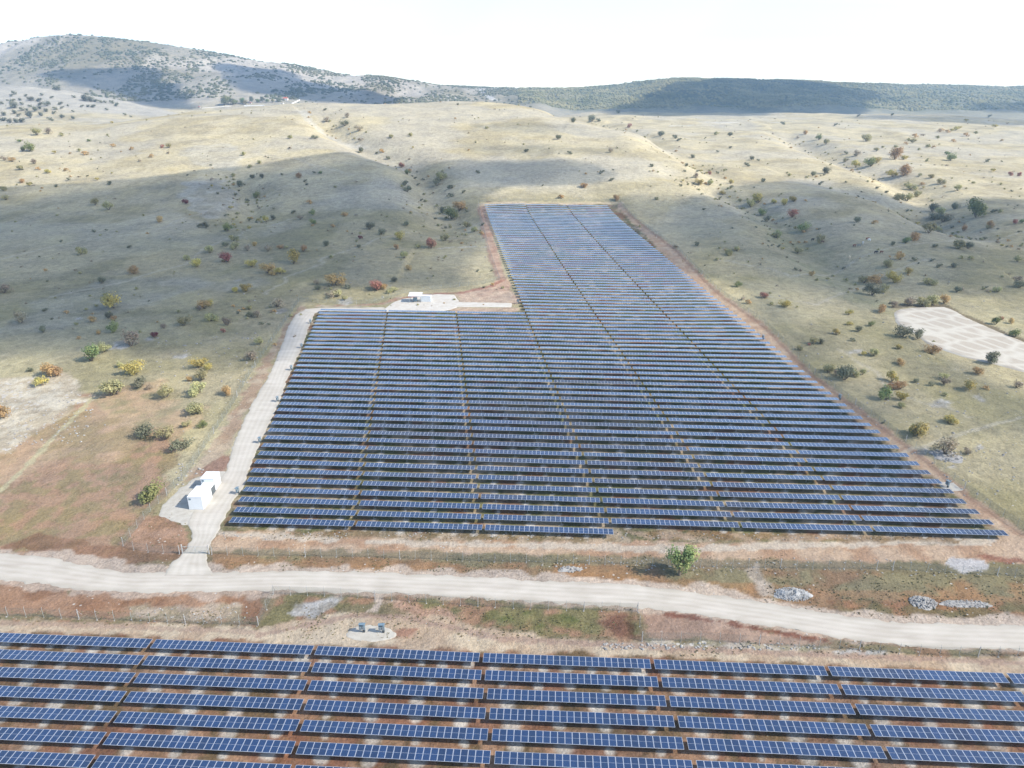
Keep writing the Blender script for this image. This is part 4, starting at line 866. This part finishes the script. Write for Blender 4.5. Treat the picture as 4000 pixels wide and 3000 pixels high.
for k in range(260):
    yy = 180*math.exp(rr.random()*1.3); xx = rr.uniform(-.7, .7)*yy
    if inpoly(np.array([xx]), np.array([yy]), fw)[0]: continue
    rock(mb, xx, yy, Hs(xx, yy), rr.uniform(.15, .6), rr)
tag(obj('loose_stones', mb.mesh('loose_stones', rockm)), 'pale stones scattered over the ground', 'stones', None, 'stuff')
# weed tufts
gm = noisy('weed_leaves', (.17,.17,.09), (.24,.19,.11), .25, 1, 0, lo=.4, hi=.6)
roadw = np.array(W(road_top)+W(road_bot)[::-1])
def tufts(name, label, areas, m, s0, s1):
    mb = MB()
    for x0, y0, x1, y1, n in areas:
        for k in range(n):
            X, Y, Z = P2(rr.uniform(x0, x1), rr.uniform(y0, y1)); s = rr.uniform(s0, s1)
            if inpoly(np.array([X]), np.array([Y]), roadw)[0] or float(fbm(np.array([X]), np.array([Y]), 4, 3, 19)[0]) < .47: continue
            for j in range(5):
                t = rr.uniform(0, 6.28); dx, dy = math.cos(t)*s, math.sin(t)*s; ox, oy = rr.uniform(-s, s), rr.uniform(-s, s)
                mb.quad((X+ox-dx*.5, Y+oy-dy*.5, Z-.02), (X+ox+dx*.5, Y+oy+dy*.5, Z-.02), (X+ox+dx*.6+rr.uniform(-.1,.1), Y+oy+dy*.6, Z+s*1.1), (X+ox-dx*.6, Y+oy-dy*.6+rr.uniform(-.1,.1), Z+s*.9))
    tag(obj(name, mb.mesh(name, m)), label, 'weeds', None, 'stuff')
def P2(px, py):     # quick version, flat ground near the camera
    t = tan_row(py); yv = -HC/t; xv = u_of(px, py)*yv
    for _ in range(2):
        z = Hs(xv, yv); yv = (z-HC)/t; xv = u_of(px, py)*yv
    return xv, yv, Hs(xv, yv)
tufts('weeds', 'low weeds on the verges of the road', [(600,1290,1380,1380,900),(470,1200,1700,1236,900),(1650,1235,2212,1335,900),(0,1320,560,1352,300),(1400,1385,2212,1418,400),(480,1146,2000,1168,700),(250,1000,400,1180,250)], gm, .07, .17)

tick('service buildings')
# ------------------------------------------------------------------ service buildings
white = noisy('white_painted_steel', (.66,.68,.69), (.60,.62,.63), .6, .5, 0, lo=.3, hi=.7, spec=.4)
greym = mat('grey_steel', (.30,.32,.33), .5, .3); dark = mat('dark_louvre', (.06,.07,.075), .6); bluem = mat('inverter_blue_grey', (.13,.19,.23), .4, 0, .5)
def frame_from(Apx, Bpx):
    a = Vector(P(*Apx)); b = Vector(P(*Bpx)); d = (b-a); L = d.length; rz = math.atan2(d.y, d.x)-math.pi/2
    return a, L, rz
def container(Apx, Bpx, w, h, label, L=None):
    a, LL, rz = frame_from(Apx, Bpx); L = L or LL
    o = empty('container', (a.x, a.y, a.z), rz); tag(o, label, 'container', 'white equipment containers')
    mb = MB(); mb.box(-w, 0, 0, L, .12, h-.08)
    k = int(L/.28)
    for i in range(k):      # corrugation on the long sides
        y0 = .15+i*(L-.3)/k; mb.box(0, .035, y0, y0+.13, .3, h-.25); mb.box(-w-.035, -w, y0, y0+.13, .3, h-.25)
    obj('shell', mb.mesh('shell', white), o)
    mb = MB(); mb.box(-w-.06, .06, -.06, L+.06, h-.08, h+.04); 
    for i in range(4): mb.box(-w+.1, -.1, L*(i+.5)/4-.04, L*(i+.5)/4+.04, h+.04, h+.07)
    obj('roof', mb.mesh('roof', white), o)
    obj('base_frame', MB().box(-w-.03, .03, -.03, L+.03, -.1, .12).mesh('base_frame', greym), o)
    mb = MB(); mb.box(-w+.25, -w+.8, -.03, 0, h-.85, h-.4); obj('vent', mb.mesh('vent', bluem), o)
    for s in (0, 1):
        dmb = MB().box(-w/2-.9*(1-s)-.02, -w/2+.9*s+.02-.0, L, L+.04, .25, h-.3); dr = obj('door', dmb.mesh('door', white), o)
        obj('handle', MB().box(-w/2+(-.15 if s == 0 else .1), -w/2+(-.1 if s == 0 else .15), L+.04, L+.08, 1.0, 1.5).mesh('handle', greym), dr)
    return o, L
c1, L1 = container((440,1101.5), (459,1075), 3.5, 3.6, 'nearer of two white containers joined on the gravel pad')
c2, L2 = container((466,1060), (478,1043), 3.4, 3.5, 'farther of two white containers joined on the gravel pad')
# transformer between them
Mx = c1.matrix_world if False else Matrix.LocRotScale(c1.location, c1.rotation_euler, None)
o = empty('transformer_bay', Mx @ Vector((0, L1+.08, 0)), c1.rotation_euler.z); tag(o, 'low white bay with grey louvred side between the two containers', 'transformer')
gap = (c2.location-c1.location).length-L1-.16
obj('cover', MB().box(-3.2, -.25, 0, gap, 2.6, 2.9).mesh('cover', white), o); obj('enclosure', MB().box(-3.1, -.35, .02, gap-.02, 0, 2.6).mesh('enclosure', greym), o)
mb = MB()
for i in range(9): mb.box(-.35, -.30, .1, gap-.1, .2+i*.25, .33+i*.25)
obj('louvre', mb.mesh('louvre', dark), o)

# canopy and switch cabinet on the far pad
X, Y, Z = P(898, 651.5); o = empty('open_canopy', (X, Y, Z), -3.2*D2R); tag(o, 'open sided canopy with white sloping roof on the far service pad', 'canopy')
R_ = Matrix.Rotation(math.radians(8), 4, 'X'); w_, dp, hh = 2.7, 2.0, 3.4
obj('roof', MB().box(-w_-.3, w_+.3, -dp-.4, dp+.4, 0, .14, M=Matrix.Translation((0,0,hh)) @ R_).mesh('roof', white), o)
for sx in (-1, 1):
    for sy in (-1, 1): obj('post', MB().box(-.09,.09,-.09,.09,-.1,hh+sy*.24).mesh('post', greym), o, (sx*(w_-.1), sy*(dp-.1), 0))
o2 = empty('generator', (X-.2, Y, Z), 0); tag(o2, 'dark generator standing under the open canopy', 'generator')
obj('housing', MB().box(-.9,.9,-.6,.6,.25,1.9).mesh('housing', bluem), o2); obj('skid', MB().box(-1.1,1.1,-.7,.7,-.05,.25).mesh('skid', dark), o2); obj('exhaust', MB().tube((.5,0,1.9),(.5,0,2.5),.08).mesh('exhaust', dark), o2)
o3 = empty('oil_tank', (X+1.75, Y-.3, Z), 0); tag(o3, 'small grey tank beside the generator under the canopy', 'tank')
obj('drum', MB().tube((-.4,0,.75),(.4,0,.75),.45,.45,12).mesh('drum', greym), o3)
for s in (-.3, .3): obj('leg', MB().box(s-.05,s+.05,-.3,.3,-.05,.45).mesh('leg', dark), o3)
X, Y, Z = P(920.5, 652.5); o = empty('switch_cabinet', (X, Y, Z), -3.2*D2R); tag(o, 'white ribbed metal cabinet beside the open canopy', 'cabinet')
mb = MB().box(-2.3, 2.3, 0, 2.4, .1, 2.7)
for i in range(15): mb.box(-2.1+i*.28, -2.0+i*.28, -.03, 0, .3, 2.4)
obj('body', mb.mesh('body', white), o); obj('roof', MB().box(-2.4, 2.4, -.1, 2.5, 2.7, 2.84).mesh('roof', white), o); obj('plinth', MB().box(-2.35,2.35,.02,2.42,-.1,.1).mesh('plinth', conc), o)

def inverter(px, py, label, rz=0, s=1):
    X, Y, Z = P(px, py); o = empty('inverter_stand', (X, Y, Z), rz); o.scale = (s, s, s); tag(o, label, 'inverter', 'inverter stands at the row ends')
    for sx in (-.5, .5): obj('post', MB().box(-.05,.05,-.05,.05,-.2,1.75).mesh('post', greym), o, (sx, .15, 0))
    obj('canopy', MB().box(-.62,.62,-.35,.55,0,.04,M=Matrix.Translation((0,0,1.9)) @ Matrix.Rotation(math.radians(-12),4,'X')).mesh('canopy', bluem), o)
    for sx in (-.3, .3):
        mb = MB().box(sx-.26, sx+.26, -.22, .10, .75, 1.6); cb = obj('cabinet', mb.mesh('cabinet', bluem), o)
        mf = MB(); [mf.box(sx-.22, sx+.22, -.25, -.22, .82+i*.12, .87+i*.12) for i in range(6)]; obj('fins', mf.mesh('fins', greym), cb)
    mb = MB().box(-.55,.55,.11,.17,.85,.93).box(-.55,.55,.11,.17,1.4,1.48); obj('crossbar', mb.mesh('crossbar', greym), o)
    obj('junction_box', MB().box(.1,.5,-.15,.1,-.02,.55).mesh('junction_box', dark), o)
inverter(783, 1366, 'left inverter stand on the oval gravel pad behind the near field')
inverter(825, 1367, 'right inverter stand on the oval gravel pad behind the near field')
inv = [(514,1067,'nearest'),(562,957,'second nearest'),(600,868,'third nearest'),(630,800,'fourth nearest'),(652,752,'fifth nearest'),(671,699,'farthest')]
for px, py, w in inv: inverter(px, py, '%s inverter stand beside the left service track' % w, math.pi/2*.9, .95)
for px, py, w in [(2045,1052,'nearest'),(1813,863,'second'),(1648,733,'farthest')]: inverter(px, py, '%s inverter stand at the right ends of the rows' % w, -math.pi/2*.9, .95)
inverter(1119, 656, 'inverter stand at the end of the white spur track'); inverter(1099, 601, 'inverter stand at the inner corner of the narrow field')
# little stone pads under right-hand stands
blob('inverter_pad', [(1996+30,1040),(2062,1042),(2082,1060),(2050,1062),(2030,1052)], gravel2, .08, .3, 80, 8)

tick('hilltop compound')
# ------------------------------------------------------------------ hilltop compound
stucco = noisy('white_stucco', (.78,.76,.72), (.70,.68,.64), .3); tile = noisy('red_roof_tiles', (.50,.13,.06), (.42,.10,.05), 1.5); wood = mat('brown_wood', (.12,.07,.04), .7)
def wall(pts, h, label):
    pw = resample(W(pts), 40); zz = H(pw[:,0], pw[:,1]); mb = MB()
    for i in range(39):
        a = Vector((*pw[i], zz[i])); b = Vector((*pw[i+1], zz[i+1])); n_ = Vector((-(b-a).y, (b-a).x, 0)).normalized()*.25; dn = Vector((0,0,-1.0)); up = Vector((0,0,h))
        c = [a-n_+dn, b-n_+dn, b+n_+dn, a+n_+dn, a-n_+up, b-n_+up, b+n_+up, a+n_+up]; k = len(mb.v); mb.v += [tuple(q_) for q_ in c]
        for f in [(4,5,6,7),(0,1,5,4),(2,3,7,6)]: mb.f.append(tuple(k+q_ for q_ in f)); mb.m.append(0)
    o = obj('boundary_wall', mb.mesh('boundary_wall', stucco)); tag(o, label, 'wall')
wall([(527,229.5),(570,227.5),(612,225),(630,220),(648,217)], 2.6, 'long white boundary wall of the hilltop compound')
wall([(436,234),(470,231.5),(500,229.5)], 1.0, 'low pale wall left of the hilltop compound')
def house(px, py, w, dp, h, rh, label, name='house', rz=0):
    X, Y, Z = P(px, py); o = empty(name, (X, Y+dp/2, Z), rz); tag(o, label, 'house' if name == 'house' else 'shed')
    obj('wall', MB().box(-w/2,w/2,-dp/2,dp/2,-2,h).mesh('wall', stucco), o)
    mb = MB(); e = .6; a = [(-w/2-e,-dp/2-e,h),(w/2+e,-dp/2-e,h),(w/2+e,dp/2+e,h),(-w/2-e,dp/2+e,h)]; r0, r1 = (-w/4,0,h+rh), (w/4,0,h+rh)
    mb.v = a+[r0, r1]; mb.f = [(0,1,5,4),(2,3,4,5),(1,2,5),(3,0,4),(3,2,1,0)]; mb.m = [0]*5; rf = obj('roof', mb.mesh('roof', tile), o)
    obj('chimney', MB().box(w*.2,w*.2+.7,.4,1.1,h+.4,h+rh+.8).mesh('chimney', stucco), rf)
    for sx in (-.3, 0, .3):
        if sx == 0: obj('door', MB().box(-.6,.6,-dp/2-.06,-dp/2,-.0,2.2).mesh('door', wood), o)
        else: obj('window', MB().box(sx*w-.7,sx*w+.7,-dp/2-.06,-dp/2,1.0,2.3).mesh('window', dark), o)
house(616, 216.5, 13, 9, 4.6, 3.2, 'white house with a red tiled roof on the hilltop')
house(541, 224, 5, 4, 2.2, 1.2, 'small white shed among trees in the hilltop compound', 'shed')
house(430, 233, 4, 4, 2.6, 1.6, 'tiny white hut standing alone on the ridge left of the compound', 'shed')
house(1883+9, 246, 1.0, 1.0, .5, .4, 'x') if False else None

tick('cattle')
# ------------------------------------------------------------------ cattle
def cow_mesh():
    me = bpy.data.meshes.new('cow_body'); V = [(0,0,1.05),(.45,0,1.08),(.8,0,1.12),(1.05,0,1.12),(1.28,0,.98),(1.5,0,.80),(-.45,0,1.08),(-.78,0,1.12),(-.95,0,1.0),(-.98,0,.6)]
    Eg = [(0,1),(1,2),(2,3),(3,4),(4,5),(0,6),(6,7),(7,8),(8,9)]; R = [.40,.38,.32,.20,.16,.11,.39,.30,.05,.04]
    def leg(root, pts, rs):
        p = root
        for q_, r_ in zip(pts, rs): V.append(q_); R.append(r_); Eg.append((p, len(V)-1)); p = len(V)-1
    for s in (-1, 1):
        leg(1, [(.62,s*.2,.85),(.62,s*.2,.42),(.60,s*.2,.05)], [.15,.09,.07]); leg(6, [(-.66,s*.2,.85),(-.60,s*.2,.62),(-.76,s*.2,.40),(-.72,s*.2,.05)], [.17,.12,.08,.07])
        leg(4, [(1.24,s*.17,1.08),(1.22,s*.27,1.06)], [.05,.04])
    me.from_pydata(V, Eg, []); o = bpy.data.objects.new('t', me); COL.objects.link(o); sk = o.modifiers.new('s', 'SKIN'); o.modifiers.new('b', 'SUBSURF').levels = 1
    for i, r_ in enumerate(R): me.skin_vertices[0].data[i].radius = (r_, r_)
    me.skin_vertices[0].data[0].use_root = True
    dg = bpy.context.evaluated_depsgraph_get(); out = bpy.data.meshes.new_from_object(o.evaluated_get(dg)); bpy.data.objects.remove(o); return out
CM = cow_mesh()
cz = lambda a, b: (1687+a/8, 470+b/8)
for (a, b), c, l_, rz in [((545,400),(.02,.02,.02),'black cow left of the yellow bush on the right meadow',.4),((715,440),(.10,.05,.035),'dark brown cow at the foot of the yellow bush',2.8),((1265,505),(.14,.06,.04),'reddish brown cow grazing left of the grey cow',.2),
     ((1345,505),(.16,.17,.16),'dark grey cow between the brown and white cows',3.0),((1415,460),(.50,.50,.49),'pale grey cow right of the dark grey cow',1.2),((1492,388),(.17,.06,.035),'brown cow beside the white cow, topmost of the herd',.1),
     ((1525,408),(.75,.74,.72),'bright white cow touching the brown cow',1.9),((1637,622),(.02,.02,.022),'black cow lowest of the herd beside a brown cow',.1),((1730,618),(.12,.05,.03),'dark brown cow right of the lowest black cow',.3),((1185,708),(.70,.58,.42),'cream coloured cow alone below the herd',1.4)]:
    px, py = cz(a, b); X, Y, Z = P(px, py); m = mat('cow_hide', c, .8); me = CM.copy(); me.materials.clear(); me.materials.append(m)
    o = obj('cow', me, None, (X, Y, Z)); o.rotation_euler = (0, 0, rz); o.scale = (1.05,)*3; tag(o, l_, 'cow', 'cattle grazing on the right meadow')

tick('clouds above the frame')
# ------------------------------------------------------------------ clouds above the frame
SUN_EL = 40*D2R; SUN_AZ = (1.0, -.28)        # direction towards the sun on the ground plane
sd = Vector((SUN_AZ[0], SUN_AZ[1], 0)).normalized()*math.cos(SUN_EL)+Vector((0, 0, math.sin(SUN_EL)))
def cloud_mat(name, dens):
    m = mat(name, (.9,.9,.92), 1, 0, 0); n, l, b = nodes(m); ca = n.new('ShaderNodeVertexColor'); ca.layer_name = 'dens'
    tc = n.new('ShaderNodeTexCoord'); no = n.new('ShaderNodeTexNoise'); no.inputs['Scale'].default_value = .008; no.inputs['Detail'].default_value = 3; l.new(tc.outputs['Object'], no.inputs['Vector'])
    mr = n.new('ShaderNodeMapRange'); l.new(no.outputs['Fac'], mr.inputs[0]); mr.inputs[1].default_value = .3; mr.inputs[2].default_value = .6; mr.inputs[3].default_value = .7*dens; mr.inputs[4].default_value = dens
    mu = n.new('ShaderNodeMath'); mu.operation = 'MULTIPLY'; l.new(ca.outputs['Color'], mu.inputs[0]); l.new(mr.outputs[0], mu.inputs[1]); l.new(mu.outputs[0], b.inputs['Alpha'])
    tr = n.new('ShaderNodeBsdfTranslucent'); tr.inputs[0].default_value = (.9,.9,.92,1)
    return m
def cloud(pts, alt, dens, soft, thick=40, hi=6000):
    """cloud whose shadow falls on the ground outline pts (pixels or world tuples)"""
    G = []
    for p in pts:
        X, Y, Z = P(p[0], p[1], hi) if len(p) == 2 else (p[0], p[1], Hs(p[0], p[1])); k = (alt-Z)/sd.z; G.append((X+sd.x*k, Y+sd.y*k))
    G = np.array(G); g0 = G.min(0)-soft*2; g1 = G.max(0)+soft*2; st = max(soft/3, (g1-g0).max()/90)
    xs = np.arange(g0[0], g1[0]+st, st); ys_ = np.arange(g0[1], g1[1]+st, st); X, Y = np.meshgrid(xs, ys_); xf, yf = X.ravel(), Y.ravel()
    wx = xf+(fbm(xf, yf, soft*4, 4, 88)-.5)*soft*3; wy = yf+(fbm(xf, yf, soft*4, 4, 89)-.5)*soft*3
    d, _ = polydist(wx, wy, np.vstack([G, G[:1]])); ins = inpoly(wx, wy, G); sdv = np.where(ins, d, -d)
    den = sstep(-soft*.6, soft*.8, sdv).reshape(X.shape); th = thick*np.sqrt(den)*(.6+.8*fbm(X, Y, 70, 3, 90))
    ob = []
    ny, nx = X.shape; v = np.concatenate([np.stack([X, Y, alt+th], -1).reshape(-1, 3), np.stack([X, Y, alt-th*.35-.5], -1).reshape(-1, 3)])
    a = (np.arange(ny-1)[:, None]*nx+np.arange(nx-1)[None]).ravel(); keep = (den.ravel()[a] > .003) | (den.ravel()[a+1] > .003) | (den.ravel()[a+nx] > .003) | (den.ravel()[a+nx+1] > .003); a = a[keep]
    f = np.concatenate([np.stack([a, a+1, a+nx+1, a+nx], 1), np.stack([a, a+nx, a+nx+1, a+1], 1)+ny*nx])
    me = bpy.data.meshes.new('cloud'); me.from_pydata(v.tolist(), [], f.tolist()); me.polygons.foreach_set('use_smooth', [True]*len(f))
    at = me.color_attributes.new('dens', 'FLOAT_COLOR', 'POINT'); q_ = np.ones((len(v), 4), np.float32); q_[:, :3] = np.concatenate([den.ravel()]*2)[:, None]; at.data.foreach_set('color', q_.ravel())
    me.materials.append(cloud_mat('cloud_vapour', dens)); me.update(); tag(obj('cloud', me), kind='structure')
ALT = 520
cloud([(-250,470),(0,445),(120,415),(250,398),(420,388),(520,372),(700,352),(850,350),(960,372),(1060,352),(1180,345),(1290,350),(1330,372),(1250,396),(1180,402),(1080,398),(1015,425),(1000,520),(990,600),(860,625),(640,640),(600,700),(540,765),(430,780),(300,785),(190,762),(0,742),(-250,735)], ALT, .72, 14)
cloud([(1350,430),(1440,420),(1560,448),(1640,405),(1800,395),(1900,415),(2050,440),(2300,430),(2300,620),(2120,640),(1920,640),(1880,690),(1940,770),(2080,850),(2300,880),(2300,1100),(2160,1080),(2000,940),(1850,790),(1750,660),(1600,600),(1480,520),(1380,450)], ALT, .64, 18)
cloud([(1080,275),(1200,268),(1260,280),(1230,295),(1130,290)], ALT+60, .3, 14)
cloud([(1060,315),(1180,318),(1280,312),(1340,322),(1260,338),(1120,335)], ALT+60, .3, 14)
far_ = dict(hi=6000)
cloud([(100,158),(200,148),(330,150),(370,162),(340,175),(400,198),(430,232),(360,234),(280,205),(180,190)], 900, .97, 26)
cloud([(480,138),(560,148),(660,172),(780,196),(860,212),(900,222),(740,222),(600,206),(540,200),(510,180)], 900, .97, 24)
cloud([(1340,236),(1390,215),(1480,180),(1560,166),(1700,174),(1800,182),(1880,200),(1870,240),(1600,250),(1330,248)], 900, .97, 30)
cloud([(2120,230),(2212,222),(2400,222),(2400,246),(2150,244)], 900, .6, 30)
cloud([(1860,250),(2000,252),(2212,258),(2400,262),(2400,276),(2100,268),(1900,256)], 800, .5, 20)

tick('light, sky, air')
# ------------------------------------------------------------------ light, sky, air
w = bpy.data.worlds.new('World'); S.world = w; w.use_nodes = True; nt = w.node_tree; bg = nt.nodes['Background']
sky = nt.nodes.new('ShaderNodeTexSky'); sky.sky_type = 'NISHITA'; sky.sun_disc = False; sky.sun_elevation = SUN_EL
sky.sun_rotation = math.atan2(sd.x, sd.y); sky.altitude = 900; sky.air_density = 1.0; sky.dust_density = 1.0; sky.ozone_density = 1.2
hs_ = nt.nodes.new('ShaderNodeHueSaturation'); hs_.inputs['Saturation'].default_value = .88; nt.links.new(sky.outputs[0], hs_.inputs['Color']); nt.links.new(hs_.outputs[0], bg.inputs[0]); bg.inputs[1].default_value = .15
sl_ = bpy.data.lights.new('sun', 'SUN'); sl_.energy = 3.35; sl_.angle = .6*D2R; sl_.color = (1, .93, .82); so = bpy.data.objects.new('sun', sl_); COL.objects.link(so)
so.rotation_euler = sd.to_track_quat('Z', 'Y').to_euler()
hz = MB().box(-7000, 7000, -300, 4300, -30, 420).mesh('haze', mat('haze_air')); ho = obj('haze', hz); tag(ho, 'thin pale haze over the hills', 'haze', None, 'stuff')
hm = hz.materials[0]; n, l, b = nodes(hm); n.remove(b); pv = n.new('ShaderNodeVolumePrincipled'); pv.inputs['Color'].default_value = (.48,.72,1,1); pv.inputs['Density'].default_value = .00014; pv.inputs['Anisotropy'].default_value = .2
l.new(pv.outputs[0], n['Material Output'].inputs['Volume'])
S.view_settings.view_transform = 'Standard'; S.view_settings.look = 'None'; S.view_settings.exposure = 1.22; S.view_settings.gamma = 1
S.render.engine = 'CYCLES'; S.cycles.volume_bounces = 0; S.cycles.max_bounces = 6; S.cycles.transparent_max_bounces = 24
print('objects', len(bpy.data.objects))
